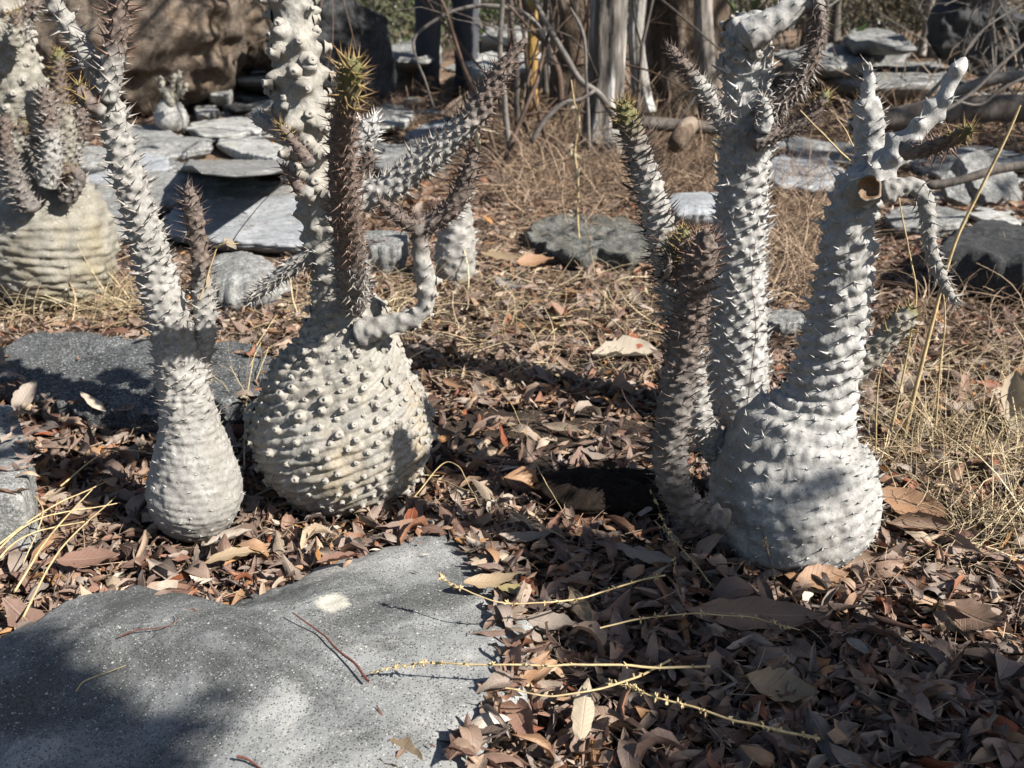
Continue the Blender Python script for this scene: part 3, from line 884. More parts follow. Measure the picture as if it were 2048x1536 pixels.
def tree(name, label, ctrl, Y, mat, seed, leaves=90, fol='fol_olive', crown_h=1.6, group=None, ribs=0.0, lump=0.09, nt=56, extra=(), limb=0.45):
    me, base = trunk_mesh('trunk', ctrl, Y, mat, nt=nt, lump=lump, ribs=ribs, seed=seed)
    root = thing(name, label, 'tree', base, group)
    link('trunk', me, root)
    top = V(ctrl[-1][0], ctrl[-1][1], Y)
    r = np.random.default_rng(seed)
    out = []
    w = ctrl[-1][2] / 2 * Y / FPX
    for _ in range(6):
        a = r.uniform(0, 6.28)
        branch_paths(top - np.array([0, 0, r.uniform(0.02, .3)]), (math.cos(a) * .7, math.sin(a) * .7, 1.0), crown_h * r.uniform(.6, 1), w * limb, 2, r, out)
    link('crown', crown_mesh('crown', out, (M[mat], M[fol]), leaves, 0.07, r, base), root)
    for c2, m2, w2 in extra:
        me2, _ = trunk_mesh('root', c2, Y, m2, nt=20, base=base, seed=seed + 1)
        link('root', me2, root)
    return root


tree('tree', 'stout brown tree trunk left of the pale streaked one, behind the thin stems', [(1160, 250, 150), (1158, 225, 122), (1155, 150, 108), (1152, 60, 104), (1150, -60, 104), (1148, -400, 96), (1146, -700, 80)], 4.6, 'bark_brown', 71)
tree('tree', 'grey tree trunk with white peeling streaks and spreading root flares', [(1206, 376, 124), (1206, 335, 100), (1206, 280, 82), (1208, 225, 74), (1212, 150, 70), (1216, 60, 68), (1220, -60, 66), (1228, -400, 54), (1234, -700, 46)], 3.6, 'bark_grey', 72, ribs=0.10,
     extra=[([(1222, 300, 40), (1236, 335, 34), (1246, 372, 20), (1250, 392, 10)], 'bark_grey', 0), ([(1192, 250, 40), (1182, 300, 30), (1178, 350, 18), (1176, 370, 8)], 'bark_grey', 0)])
tree('tree', 'slender pale smooth trunk curving left, right of the streaked trunk', [(1288, 225, 50), (1284, 200, 42), (1280, 160, 36), (1275, 110, 32), (1272, 60, 32), (1278, 0, 32), (1290, -80, 32), (1300, -400, 30), (1310, -640, 24)], 4.2, 'bark_pale', 73, leaves=50)
tree('tree', 'massive thick brown tree trunk behind the white column', [(1376, 240, 214), (1374, 215, 186), (1372, 150, 168), (1370, 60, 164), (1370, -60, 168), (1372, -400, 170), (1374, -800, 130)], 4.9, 'bark_brown', 74, lump=0.07)
tree('tree', 'smooth grey brown trunk before the massive thick trunk', [(1428, 265, 60), (1422, 235, 50), (1414, 170, 42), (1409, 100, 38), (1406, 20, 38), (1404, -80, 38), (1400, -400, 36), (1396, -640, 28)], 4.0, 'bark_smooth', 75, leaves=50)
tree('tree', 'straight yellow barked stem rising from the tangle of dry twigs', [(1066, 232, 30), (1065, 220, 26), (1064, 170, 22), (1065, 110, 22), (1066, 40, 20), (1068, -60, 18), (1070, -300, 12)], 4.0, 'bark_yellow', 76, leaves=120, nt=24, crown_h=.8)
tree('tree', 'thin pale pinkish trunk right of the standing person', [(944, 110, 30), (945, 95, 24), (946, 40, 20), (952, -20, 20), (960, -200, 20), (965, -500, 14)], 7.0, 'bark_pale', 77, leaves=50, nt=24)
tree('tree', 'dark thin trunk right of the white column in the far scrub', [(1668, 85, 24), (1670, 60, 18), (1674, 10, 16), (1680, -60, 14), (1690, -300, 10)], 8.0, 'bark_dark', 78, leaves=200, nt=20)
tree('tree', 'pale thin leaning trunk just left of the dark overhanging boulder', [(1842, 112, 18), (1848, 80, 15), (1858, 20, 14), (1872, -60, 13), (1890, -300, 10)], 7.5, 'bark_smooth', 79, leaves=250, nt=20)
tree('tree', 'second thin trunk beside the leaning one, near the dark overhanging boulder', [(1878, 120, 15), (1880, 90, 13), (1888, 20, 12), (1896, -60, 11), (1910, -300, 9)], 7.2, 'bark_smooth', 80, leaves=250, nt=20)
# thin stems in the tangle in the middle
for k, (lab, pts, y, m, w) in enumerate([
    ('grey thin stem leaning right behind the long arm tip', [(1020, 300, 12), (1012, 240, 12), (1008, 180, 11), (1000, 100, 11), (1004, 20, 10), (1010, -120, 8)], 3.3, 'twig_grey', 0),
    ('dark slim stem just left of the yellow barked stem', [(1036, 250, 16), (1034, 180, 14), (1030, 100, 12), (1022, 30, 11), (1016, -140, 8)], 3.7, 'bark_dark', 0),
    ('dark slim stem just right of the yellow barked stem', [(1092, 190, 14), (1090, 130, 13), (1086, 60, 12), (1092, 0, 12), (1098, -140, 8)], 4.1, 'bark_dark', 0),
    ('reddish brown slim stem slanting up to the left from the brown trunk', [(1122, 210, 14), (1118, 150, 14), (1098, 100, 14), (1076, 56, 14), (1050, 12, 13), (1020, -60, 10)], 3.8, 'twig', 0),
    ('long grey bare branch slanting down to the root flares', [(1235, 245, 16), (1200, 190, 14), (1160, 160, 13), (1130, 110, 12), (1095, 50, 11), (1068, 0, 10), (1030, -70, 7)], 3.4, 'twig_grey', 0),
    ('arching bare branch over the person, its end hanging down', [(868, 215, 3), (850, 160, 4), (834, 120, 5), (828, 78, 6), (868, 42, 7), (920, 18, 8), (980, 12, 9), (1040, 24, 10), (1080, 60, 12), (1105, 130, 14)], 3.5, 'twig_grey', 0),
    ('thin grey stem with small knots in front of the shaded trunk', [(1178, 300, 8), (1176, 220, 7), (1172, 150, 6), (1170, 90, 6), (1160, 50, 5), (1140, 15, 4)], 3.3, 'twig_grey', 0),
    ('grey fallen stick rising to the right across the dry tangle', [(1062, 285, 10), (1090, 240, 10), (1130, 205, 9), (1160, 200, 8), (1190, 180, 6)], 3.2, 'twig_grey', 0),
]):
    me, base = trunk_mesh('dead_branch', pts, y, m, nt=10, res=0.02, lump=0.10, fr=14, seed=90 + k)
    tag(link('dead_branch', me, None, tuple(base)), lab, 'branch')

r = np.random.default_rng(222)
for k in range(19):
    x0, x1, y0, y1 = [(960, 1130, 3.2, 4.8), (1260, 1330, 3.6, 4.6), (1560, 2048, 3.6, 6.5)][k % 3]
    y = r.uniform(y0, y1); u = r.uniform(x0, x1)
    x = (u - 1024) / FPX * y; z = float(gz(x, y)) - .02
    h = r.uniform(.5, 1.3); ln = r.normal(0, .22, 2)
    out = []
    branch_paths((x, y, z), (ln[0], ln[1], 1), h, r.uniform(.006, .012), 2, r, out, splits=3)
    b0 = np.array([x, y, z])
    tag(link('bare_sapling', crown_mesh('bare_sapling', out, (M[('twig', 'bark_dark', 'twig_grey')[k % 3]],), 0, 0, r, b0, sides=5), None, tuple(b0)), 'thin bare sapling with crooked twigs rising among the rear rocks', 'sapling', 'bare saplings among the rear rocks')
me, base = trunk_mesh('fallen_log', [(1225, 246, 24), (1270, 245, 26), (1330, 249, 26), (1400, 254, 26), (1455, 260, 22)], 3.45, 'bark_dark', nt=24, lump=0.12, seed=97)
tag(link('fallen_log', me, None, tuple(base)), 'weathered grey log lying behind the dark spiny arm', 'log')
me, base = trunk_mesh('wood_piece', [(1352, 290, 36, 3.0), (1368, 262, 40, 3.1), (1380, 250, 36, 3.2)], 3.1, 'bark_brown', nt=16, lump=0.1, seed=98)
tag(link('wood_piece', me, None, tuple(base)), 'short chunk of wood leaning on the weathered grey log', 'wood')
for k, (lab, pts, y, m) in enumerate([
    ('dark barked fallen branch lying across the right side', [(1850, 372, 18), (1900, 366, 18), (1950, 352, 18), (2000, 338, 18), (2060, 330, 18), (2150, 322, 16)], 2.45, 'bark_dark'),
    ('grey bare fallen bough at the right edge, uppermost', [(1760, 250, 10), (1830, 215, 16), (1900, 190, 20), (1980, 160, 22), (2060, 150, 24), (2150, 140, 24)], 3.6, 'twig_grey'),
    ('thick shaded fallen trunk on the right, under the bare boughs', [(1700, 252, 30), (1800, 236, 46), (1900, 222, 52), (2000, 218, 54), (2100, 220, 54)], 3.4, 'bark_dark'),
    ('thin pale bare branch curving up to the right edge', [(1800, 270, 5), (1850, 240, 6), (1900, 215, 7), (1950, 180, 7), (1990, 140, 7), (2040, 95, 7), (2080, 60, 6)], 2.9, 'twig_grey'),
    ('fine grey twig pointing up from the tip of the bare branch', [(1922, 118, 5), (1950, 75, 4), (1985, 45, 4), (2050, 5, 3), (2080, -20, 2)], 2.6, 'twig_grey'),
    ('pale forked twig at the right edge beside the angular block', [(1905, 200, 4), (1960, 210, 5), (2000, 180, 6), (2060, 150, 6)], 2.9, 'twig_grey'),
]):
    me, base = trunk_mesh('dead_branch', pts, y, m, nt=12, res=0.02, lump=0.12, fr=14, seed=110 + k)
    tag(link('dead_branch', me, None, tuple(base)), lab, 'branch')

# bare bush at the right edge
r = np.random.default_rng(12)
b0 = np.array(G(2075, 300)); out = []
for _ in range(9):
    branch_paths(b0 + r.normal(0, .06, 3) * [1, 1, 0], r.normal(0, .7, 3) + [-.5, 0, 1.0], r.uniform(.35, .75), .006, 2, r, out)
tag(link('bare_bush', crown_mesh('bare_bush', out, (M['twig_grey'],), 0, 0, r, b0, sides=3), None, tuple(b0)), 'bare twiggy grey bush at the right edge below the dark boulder', 'bush')

# far scrub and trees
r = np.random.default_rng(31)
far = []
for k in range(34):
    y = r.uniform(8.5, 17)
    x = r.uniform(-0.62, 0.75) * y
    z = float(gz(x, y))
    h = r.uniform(2.2, 4.2)
    root = thing('far_tree', 'thin trunked tree in the distant dry woodland behind the rocks', 'tree', (x, y, z - .03), 'thin trees of the distant woodland')
    w = r.uniform(.03, .09)
    lean = r.normal(0, .12, 2)
    rows = [(x, y, z - .03, w * 1.4), (x + lean[0] * .2, y, z + h * .15, w), (x + lean[0], y + lean[1], z + h * .6, w * .8), (x + lean[0] * 1.3, y + lean[1], z + h, w * .4)]
    me, base = trunk_world('trunk', rows, ('bark_grey', 'bark_smooth', 'bark_dark', 'bark_pale')[k % 4], nt=8, res=.2, seed=k)
    link('trunk', me, root)
    out = []
    for _ in range(5):
        a = r.uniform(0, 6.28)
        branch_paths((x + lean[0] * .7, y + lean[1] * .6, z + h * r.uniform(.25, .7)), (math.cos(a), math.sin(a), .5), h * .5, w * .4, 2, r, out)
    link('crown', crown_mesh('crown', out, (M['bark_grey'], M[('fol_olive', 'fol_green', 'fol_dry')[k % 3]]), 260, .13, r, base, .15, 3), root)
for k, (u, y, w, h, fol, lab) in enumerate([
    (805, 8.5, .9, .9, 'fol_olive', 'greyish olive bush behind the dark upright slab'), (735, 9.5, .8, 1.2, 'fol_olive', 'tall pale olive bush above the dark upright slab'),
    (1040, 9.0, .9, 1.4, 'fol_green', 'bright green bush behind the thin stems, top middle'), (960, 11, 1.2, 1.2, 'fol_green', 'dark green bush far behind the person'),
    (1600, 9.5, .9, 1.0, 'fol_dry', 'brownish dry bush far behind the white column'), (1720, 10, 1.0, 1.2, 'fol_olive', 'olive bush behind the long rock ledge'),
    (1800, 11, 1.1, 1.3, 'fol_dry', 'dry twiggy bush behind the leaning thin trunks'), (1960, 9, 1.0, 1.1, 'fol_dry', 'dry bush beside the dark overhanging boulder'),
    (1560, 12, 1.4, 1.6, 'fol_green', 'green bush far off to the right of the massive trunk'), (640, 10, 1.2, 1.2, 'fol_olive', 'olive bush behind the knobby stem'),
    (2080, 8, .9, .9, 'fol_dry', 'dry grey bush past the right edge boulder'), (380, 9, 1.6, 1.4, 'fol_dry', 'dry bush behind the huge brown boulder'), (880, 13, 1.5, 1.6, 'fol_dry', 'dry bush far behind the legs of the person')]):
    x = (u - 1024) / FPX * y
    z = float(gz(x, y))
    b0 = np.array([x, y, z - .02]); out = []
    for _ in range(16):
        a = r.uniform(0, 6.28)
        branch_paths(b0 + np.array([math.cos(a) * w * .3, math.sin(a) * w * .3, 0]), (math.cos(a) * .6, math.sin(a) * .6, 1), h * r.uniform(.5, .9), .012, 2, r, out)
    tag(link('bush', crown_mesh('bush', out, (M['twig_grey'], M[fol]), 2600, .055, r, b0, .09, 3), None, tuple(b0)), lab, 'bush')
# woodland edge that closes the view
pts = []
n = 26000
x = r.uniform(-16, 20, n); y = r.uniform(19, 27, n); z = 0.25 + r.gamma(1.6, .75, n) * (1 + .5 * noise(np.stack([x * .5, y * .3, 0 * x], 1), 5))
V2, T2 = leaf_cards(np.stack([x, y, z], 1), .26, r)
me = mesh_np('woodland', V2, None, T2, mat=M['fol_olive'])
sp = r.uniform(0, 1, (500, 2)); st = np.stack([sp[:, 0] * 34 - 15, 19 + sp[:, 1] * 8, 0 * sp[:, 0] + .1], 1)
pa = np.stack([st, st + np.stack([r.normal(0, .2, 500), r.normal(0, .2, 500), r.uniform(1, 2, 500)], 1), st + np.stack([r.normal(0, .5, 500), r.normal(0, .4, 500), r.uniform(2.5, 4, 500)], 1)], 1)
V3, Q3 = tubes(pa, np.tile([.05, .035, .01], (500, 1)) * r.uniform(.4, 1.2, (500, 1)), 4)
me = mesh_np('woodland', np.vstack([V2, V3]), Q3 + len(V2), T2, mat=M['fol_olive'])
me.materials.append(M['bark_grey'])
mi = np.zeros(len(Q3) + len(T2), np.int32); mi[:len(Q3)] = 1
me.polygons.foreach_set('material_index', mi)
tag(link('woodland', me), 'grey green woodland closing the view behind the rocks', 'woodland', kind='stuff')

# added unseen tree: leaf clumps set along sun rays to shade the front corners
SHADE = [(-70, 1400, 1.7, .035), (-20, 1475, 1.7, .035), (60, 1560, 1.7, .035), (-80, 1490, 1.7, .06), (20, 1570, 1.7, .05),
         (1180, 1150, 1.9, .05), (1290, 1190, 1.9, .06), (1400, 1255, 1.8, .06), (1500, 1310, 1.9, .06), (1440, 1430, 1.8, .06), (1560, 1455, 1.9, .07), (1700, 1450, 1.8, .08),
         (1830, 1480, 1.7, .08), (1950, 1510, 1.8, .08), (1740, 1375, 1.9, .05), (1610, 1540, 1.8, .07), (1760, 1540, 1.8, .07), ]
r = np.random.default_rng(44)
tb = np.array([3.2, -2.0, -.02])
root = thing('added_shade_tree', 'unseen broad leafed tree added behind the viewer to shade the front corners', 'tree', tb)
me, _ = trunk_world('trunk', [(*tb, .14), (3.15, -1.95, .8, .10), (3.1, -1.9, 1.6, .085), (3.05, -1.85, 2.4, .06)], 'bark_smooth', nt=20, base=tb)
link('trunk', me, root)
out, lp = [], []
for (u, v, h, rad) in SHADE:
    g = np.array(G(u, v)); c = g + np.array(S) * (h / S[2])
    a = tb + np.array([-.05, .05, 1.2 + r.uniform(0, .4)])
    mid = (a + c) / 2 + r.normal(0, .05, 3) + [0, 0, .1]
    t = np.linspace(0, 1, 6)[:, None]
    out.append(((1 - t) ** 2 * a + 2 * t * (1 - t) * mid + t * t * c, np.linspace(.012, .004, 6)))
    lp.append(c + r.normal(0, rad * .62, (int(2200 * rad), 3)))
V1, Q1 = tubes(np.array([p for p, _ in out]), np.array([q for _, q in out]), 5)
V2, T2 = leaf_cards(np.vstack(lp), .085, r)
me = mesh_np('crown', np.vstack([V1, V2]) - tb, Q1, T2 + len(V1), mat=M['bark_smooth'])
me.materials.append(M['fol_green'])
mi = np.zeros(len(Q1) + len(T2), np.int32); mi[len(Q1):] = 1
me.polygons.foreach_set('material_index', mi)
link('crown', me, root)

r = np.random.default_rng(46)
tb = np.array([3.9, 2.7, .03])  # second unseen tree, added to dapple the rear trunks with shade
root = thing('added_shade_tree', 'unseen sparse tree added off to the right to throw branch shadows over the rear', 'tree', tb)
me, _ = trunk_world('trunk', [(*tb, .10), (3.85, 2.72, 1.0, .08), (3.8, 2.7, 2.0, .06), (3.75, 2.7, 2.8, .04)], 'bark_dark', nt=16, base=tb)
link('trunk', me, root)
out = []
for k in range(11):
    a_ = r.uniform(0, 6.28)
    branch_paths((3.8 + r.normal(0, .04), 2.7, r.uniform(1.3, 2.8)), (math.cos(a_), math.sin(a_), .35), r.uniform(.8, 1.3), .028, 3, r, out)
link('crown', crown_mesh('crown', out, (M['bark_dark'], M['fol_olive']), 2600, .09, r, tb, .07, 4), root)

# ------------------------------------------------------------------ succulent plants
def cone_rows(pts, radii, sides):
    """A bent cone along pts; returns verts, faces (quads + closing tris), v coordinate 0..1."""
    P = np.asarray(pts, float)[None]
    V_, Q = tubes(P, np.asarray(radii, float)[None], sides)
    k = len(pts)
    vv = np.repeat(np.linspace(0, 1, k), sides)
    return V_, Q, vv


def cluster_mesh(name, specs, mat, sides=4):
    """specs: list of (sideways angle, lift angle, length, foot radius, bend)."""
    Vs, Qs, vs, off = [], [], [], 0
    for (a, l, L, r, bend) in specs:
        d = Vector((math.sin(l), math.sin(a) * math.cos(l), math.cos(a) * math.cos(l)))
        d = np.array(d)
        t = np.array([0, 0.33, 0.7, 1.0])
        pts = np.outer(t * L, d) + np.outer(t * t * bend * L, [1, 0, 0]) - np.array([0, 0, 0.06])
        V_, Q, vv = cone_rows(pts, np.array([1, 0.52, 0.24, 0.03]) * r, sides)
        Vs.append(V_); Qs.append(Q + off); vs.append(vv); off += len(V_)
    Vv, Qq, vv = np.vstack(Vs), np.vstack(Qs), np.concatenate(vs)
    uv = np.stack([np.full(len(vv), 0.5), vv], 1)
    return dict(V=Vv, Q=Qq, uv=uv, mat=mat, name=name, me=mesh_np(name, Vv, Qq, uv=uv, mat=mat))


def knob_mesh(name, mat, seed):
    r = np.random.default_rng(seed)
    s = 7
    prof = [(0.62, -0.12), (0.40, 0.14), (0.32, 0.34), (0.34, 0.48), (0.20, 0.53), (0.06, 0.46)]
    th = np.arange(s) / s * 2 * math.pi
    Vv = []
    for i, (R, z) in enumerate(prof):
        rr = R * (1 + r.uniform(-0.18, 0.18, s)) if i > 1 else np.full(s, R)
        zz = z + (r.uniform(-0.08, 0.08, s) if i > 2 else 0)
        Vv.append(np.stack([rr * np.cos(th), rr * np.sin(th) * 1.15, np.broadcast_to(zz, s)], 1))
    Vv = np.vstack(Vv)
    Q = grid_quads(len(prof), s)
    uv = np.stack([np.full(len(Vv), 0.5), np.repeat([0, 0.35, 0.6, 0.8, 0.95, 0.9], s)], 1)
    return dict(V=Vv, Q=Q, uv=uv, mat=mat, name=name, me=mesh_np(name, Vv, Q, uv=uv, mat=mat))


def spine_kinds(prefix, mat, foot=0.13):
    R = math.radians
    return [cluster_mesh('spine', [(R(30 + e), R(12), 1.0, foot, 0.10), (R(-30 + e), R(8), 0.95, foot, 0.06), (R(e), R(-18), 0.42, foot * 0.8, 0.0)], mat)
            for e in (-7, 0, 6)]


KIND = {
    'grey': spine_kinds('g', M['spine_grey'], 0.125), 'white': spine_kinds('w', M['spine_white'], 0.165),
    'dark': spine_kinds('d', M['spine_dark'], 0.085), 'brown': spine_kinds('b', M['spine_brown'], 0.085),
    'gold': spine_kinds('o', M['spine_gold'], 0.08), 'knob': [knob_mesh('knob', M['knob'], k) for k in range(4)],
}


def build_axis(ctrl, Y, base, res=0.003, nt=64, a=0.02, h=0.004, sx=0.5, sy=0.4, slant=0.0, cone=0.5, wr=0.0, seed=0, rough=0.0012, helix=None, hamp=0.0, young=None, apex=0.0, jit=0.12, pw=2.0, a_trunk=False):
    """Body of revolution along a curved spine with a spiral lattice of tubercles. a, h, sx, sy, cone: number or [(fraction, value)...]."""
    rows = []
    for c in ctrl:
        y = c[3] if len(c) > 3 else Y
        p = V(c[0], c[1], y)
        dep = project(p)[2]
        rows.append((*p, max(c[2], 0.5) / 2 * dep / FPX))
    L = sum(np.linalg.norm(np.subtract(rows[i + 1][:3], rows[i][:3])) for i in range(len(rows) - 1))
    ns = max(12, int(L / res))
    R, s = catmull(rows, ns)
    C, r = R[:, :3], np.maximum(R[:, 3], 0.0004)
    f = s / s[-1]
    ev = lambda k: np.interp(f, *zip(*k)) if isinstance(k, (list, tuple)) else np.full(ns, float(k))
    A, Hh, SX, SY, CO, HA, PW = ev(a), ev(h), ev(sx), ev(sy), ev(cone), ev(hamp), ev(pw)
    r = np.maximum(r - np.minimum(0.5 * Hh + 0.4 * HA, 0.35 * r), 0.0004)
    T, N, B = frames(C)
    th = np.arange(nt) / nt * 2 * math.pi
    rad = N[:, None] * np.cos(th)[None, :, None] + B[:, None] * np.sin(th)[None, :, None]
    dr = np.gradient(r, s)
    nor = rad - T[:, None] * np.clip(dr, -1.5, 1.5)[:, None, None]
    nor /= np.linalg.norm(nor, axis=2)[..., None]
    D = np.zeros((ns, nt))
    # lattice
    rg = np.random.default_rng(seed)
    tub, sc, ang = [], 0.3 * A[0], rg.uniform(0, 6.28)
    while sc < s[-1] - 0.3 * A[-1]:
        i = min(ns - 1, int(np.searchsorted(s, sc)))
        slope = math.sqrt(1 + min(dr[i], 2.0) ** 2) if dr[i] > 0 else math.sqrt(1 + min(-dr[i], 2.0) ** 2)
        an_, s_ = ang + rg.normal(0, jit) * A[i] / max(r[i], 0.004), sc + rg.normal(0, jit) * A[i]
        if helix and HA[i] > 1e-4:           # sits on the nearest rib
            ph = s_ / helix[0] + helix[1] * an_ / (2 * math.pi)
            s_ = s_ + (round(ph) - ph) * helix[0]
        tub.append((i, s_, an_, A[i] * (rg.uniform(0.6, 1.3) if jit > .15 else rg.uniform(0.85, 1.15))))
        sc += min(A[i] ** 2 / (2 * math.pi * max(r[i], 0.003)), A[i] * 0.6) / slope
        ang += 2.39996
    cs, sn = math.cos(slant), math.sin(slant)
    for (i, sc, an, ai) in tub:
        w = 1.5 * ai * max(SX[i], SY[i], 0.6)
        i0, i1 = np.searchsorted(s, sc - w), min(ns, np.searchsorted(s, sc + w) + 1)
        if i1 <= i0: continue
        half = min(nt // 2, int(w / max(r[i], 1e-3) / (2 * math.pi) * nt) + 2)
        jc = int(round(an / (2 * math.pi) * nt))
        J = np.arange(jc - half, jc + half + (0 if 2 * half >= nt else 1))
        du = (J * 2 * math.pi / nt - an)[None, :] * r[i]
        dv = (s[i0:i1] - sc)[:, None]
        x, y = du * cs + dv * sn, -du * sn + dv * cs
        q = np.sqrt((x / (SX[i] * ai)) ** 2 + (y / (SY[i] * ai)) ** 2)
        b = (1 - CO[i]) * np.exp(-q ** PW[i]) + CO[i] * np.clip(1 - np.sqrt(x * x + y * y) / (0.42 * ai), 0, 1) ** 1.2
        JJ = J % nt
        D[i0:i1, JJ] = np.maximum(D[i0:i1, JJ], b * Hh[i] * min(1.0, r[i] / 0.01) * (ai / A[i]))
    P0 = C[:, None] + rad * r[:, None, None]
    if helix:
        wob = 0.16 * noise(np.stack([np.cos(th)[None] * 3 + 0 * s[:, None], np.sin(th)[None] * 3 + 0 * s[:, None], s[:, None] * 30 + 0 * th[None]], -1), seed + 6)
        mod = 0.75 + 0.45 * noise(np.stack([np.cos(th)[None] * 5 + 0 * s[:, None], np.sin(th)[None] * 5 + 0 * s[:, None], s[:, None] * 70 + 0 * th[None]], -1), seed + 8)
        rib = np.abs(np.cos(math.pi * (s[:, None] / helix[0] + helix[1] * th[None] / (2 * math.pi) + wob))) ** 0.8
        D = D + HA[:, None] * rib * mod
    if wr:
        q = np.stack([np.cos(th)[None] * 1.6 + 0 * s[:, None], np.sin(th)[None] * 1.6 + 0 * s[:, None], s[:, None] / 0.0085 + 0 * th[None]], -1)
        D = D + wr * (1 - np.abs(noise(q, seed + 5)) * 2) * np.clip(r / 0.03, 0, 1)[:, None]
    lump = fbm(P0 * 22, seed + 9, 3) * 0.035 * r[:, None]
    D = D + lump + rough * fbm(P0 * 130, seed + 2, 2) * np.clip(r / 0.02, 0.2, 1)[:, None]
    P = P0 + nor * D[..., None]
    verts = P.reshape(-1, 3)
    nv = len(verts)
    verts = np.vstack([verts, C[:1] - T[:1] * r[0] * 0.4, C[-1:] + T[-1:] * r[-1] * 0.4])
    Q = grid_quads(ns, nt)
    j = np.arange(nt)
    tri = np.vstack([np.stack([np.full(nt, nv), (j + 1) % nt, j], 1), np.stack([np.full(nt, nv + 1), (ns - 1) * nt + j, (ns - 1) * nt + (j + 1) % nt], 1)])
    anch = []
    for (i, sc, an, ai) in tub:
        jj = int(round(an / (2 * math.pi) * nt)) % nt
        nn = nor[i, jj]
        anch.append((P[i, jj] - base, nn, T[i], f[i], ai, r[i]))
    yg = np.zeros(ns) if young is None else np.clip((f - young) / 0.15, 0, 1)
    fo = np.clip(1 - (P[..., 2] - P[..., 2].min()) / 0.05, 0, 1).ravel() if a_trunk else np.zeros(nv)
    ap = np.clip((f - 0.90) / 0.06, 0, 1) * apex
    at = {'young': np.concatenate([np.repeat(yg, nt), [yg[0], yg[-1]]]), 'apex': np.concatenate([np.repeat(ap, nt), [0, ap[-1]]]), 'foot': np.concatenate([fo, [0, 0]])}
    return dict(V=verts - base, Q=Q, T=tri, anch=anch, L=L, at=at)


def basis(nrm, tan, lift=0.35, rg=None):
    z = nrm + tan * lift
    z = z / np.linalg.norm(z)
    x = tan - z * (tan @ z); x = x / (np.linalg.norm(x) + 1e-9)
    y = np.cross(z, x)
    if rg is not None:
        t = rg.normal(0, 0.34)
        x, y = x * math.cos(t) + y * math.sin(t), y * math.cos(t) - x * math.sin(t)
        z2 = z + rg.normal(0, 0.15, 3); z = z2 / np.linalg.norm(z2)
        x = x - z * (x @ z); x /= np.linalg.norm(x); y = np.cross(z, x)
    return np.stack([x, y, z], 1)


def plant(name, label, group, axes, Y, base_uv, budget=300, seed=0):
    """axes: list of dicts: kind ('bottle_trunk'|'branch'), ctrl, mat, spikes=[(f0,f1,kind,length)], geometry options."""
    rg = np.random.default_rng(seed + 100)
    b = V(base_uv[0], base_uv[1], Y)
    root = thing(name, label, 'succulent plant', b, group)
    b = np.array(b)
    cand, stuff = [], {}
    for k, ax in enumerate(axes):
        ax = dict(ax)
        part, ctrl, mat, spikes = ax.pop('part'), ax.pop('ctrl'), ax.pop('mat'), ax.pop('spikes')
        lift = ax.pop('lift', 0.2)
        g = build_axis(ctrl, ax.pop('Y', Y), b, seed=seed * 31 + k, a_trunk=part == 'bottle_trunk', **ax)
        me = mesh_np(part, g['V'], g['Q'], g['T'], mat=mat, attr=g['at'])
        o = link(part, me, root)
        for (p, nn, tt, f, ai, r) in g['anch']:
            for (f0, f1, kind, ln) in spikes:
                if f0 <= f < f1:
                    l = (ln[0] + (ln[1] - ln[0]) * (f - f0) / max(f1 - f0, 1e-6)) * float(np.clip(rg.lognormal(-.05, .26), .45, 1.6))
                    if rg.random() < (0.06 if kind == 'knob' else 0.07): break
                    wp = p + b
                    u, v, dep = project(wp)
                    face = -(nn @ (wp - EYE)) / np.linalg.norm(wp - EYE)
                    R = basis(nn, tt, lift if kind != 'knob' else 0.1, rg)
                    proto = KIND[kind][rg.integers(len(KIND[kind]))]
                    vis = -60 < u < 2110 and -60 < v < 1590 and face > -0.35
                    cand.append((l / dep if vis else -1, o, proto, p, R, l, kind))
                    break
    cand.sort(key=lambda c: -c[0])
    for i, (px, o, proto, p, R, l, kind) in enumerate(cand):
        if px > 0 and i < budget:
            c = link('knob' if kind == 'knob' else 'spine', proto['me'], o)
            m = Matrix([[*(R[r_] * l), p[r_]] for r_ in range(3)] + [[0, 0, 0, 1]])
            c.matrix_local = m
        else:
            stuff.setdefault(proto['mat'].name, []).append((proto, p, R, l))
    Vs, Qs, us, mi, mats, off = [], [], [], [], [], 0
    for k, (mn, lst) in enumerate(stuff.items()):
        mats.append(lst[0][0]['mat'])
        for (proto, p, R, l) in lst:
            Vs.append(proto['V'] @ (R.T * l) + p); Qs.append(proto['Q'] + off); us.append(proto['uv'])
            mi.append(np.full(len(proto['Q']), k)); off += len(proto['V'])
    if Vs:
        me = mesh_np('spine_cover', np.vstack(Vs), np.vstack(Qs), uv=np.vstack(us))
        for m_ in mats: me.materials.append(m_)
        me.polygons.foreach_set('material_index', np.concatenate(mi).astype(np.int32))
        tag(link('spine_cover', me, root), kind='stuff')
    return root


def arm(pts, mat='skin_grey', Y=None, a=0.0125, h=0.0032, sp=((0, 0.72, 'grey', (.010, .012)), (0.72, 0.94, 'dark', (.012, .013)), (0.94, 1.01, 'gold', (.013, .012))), **kw):
    if isinstance(a, float) and a < .015: a = [(0, a * .88), (.5, a * .78), (.88, a * .68), (1, a * .45)]
    if sp and 'young' not in kw:
        dk = [q[0] for q in sp if q[2] in ('dark', 'brown')]
        if dk: kw['young'] = max(0.0, dk[0] - .05)
    if sp and any(q[2] == 'gold' for q in sp): kw['apex'] = 1.0
    d = dict(part='branch', ctrl=pts, mat=M[mat], spikes=sp, a=a, h=h, nt=44, res=0.0022, cone=0.6, sx=0.55, sy=0.4, lift=.2)
    if Y: d['Y'] = Y
    d.update(kw)
    return d


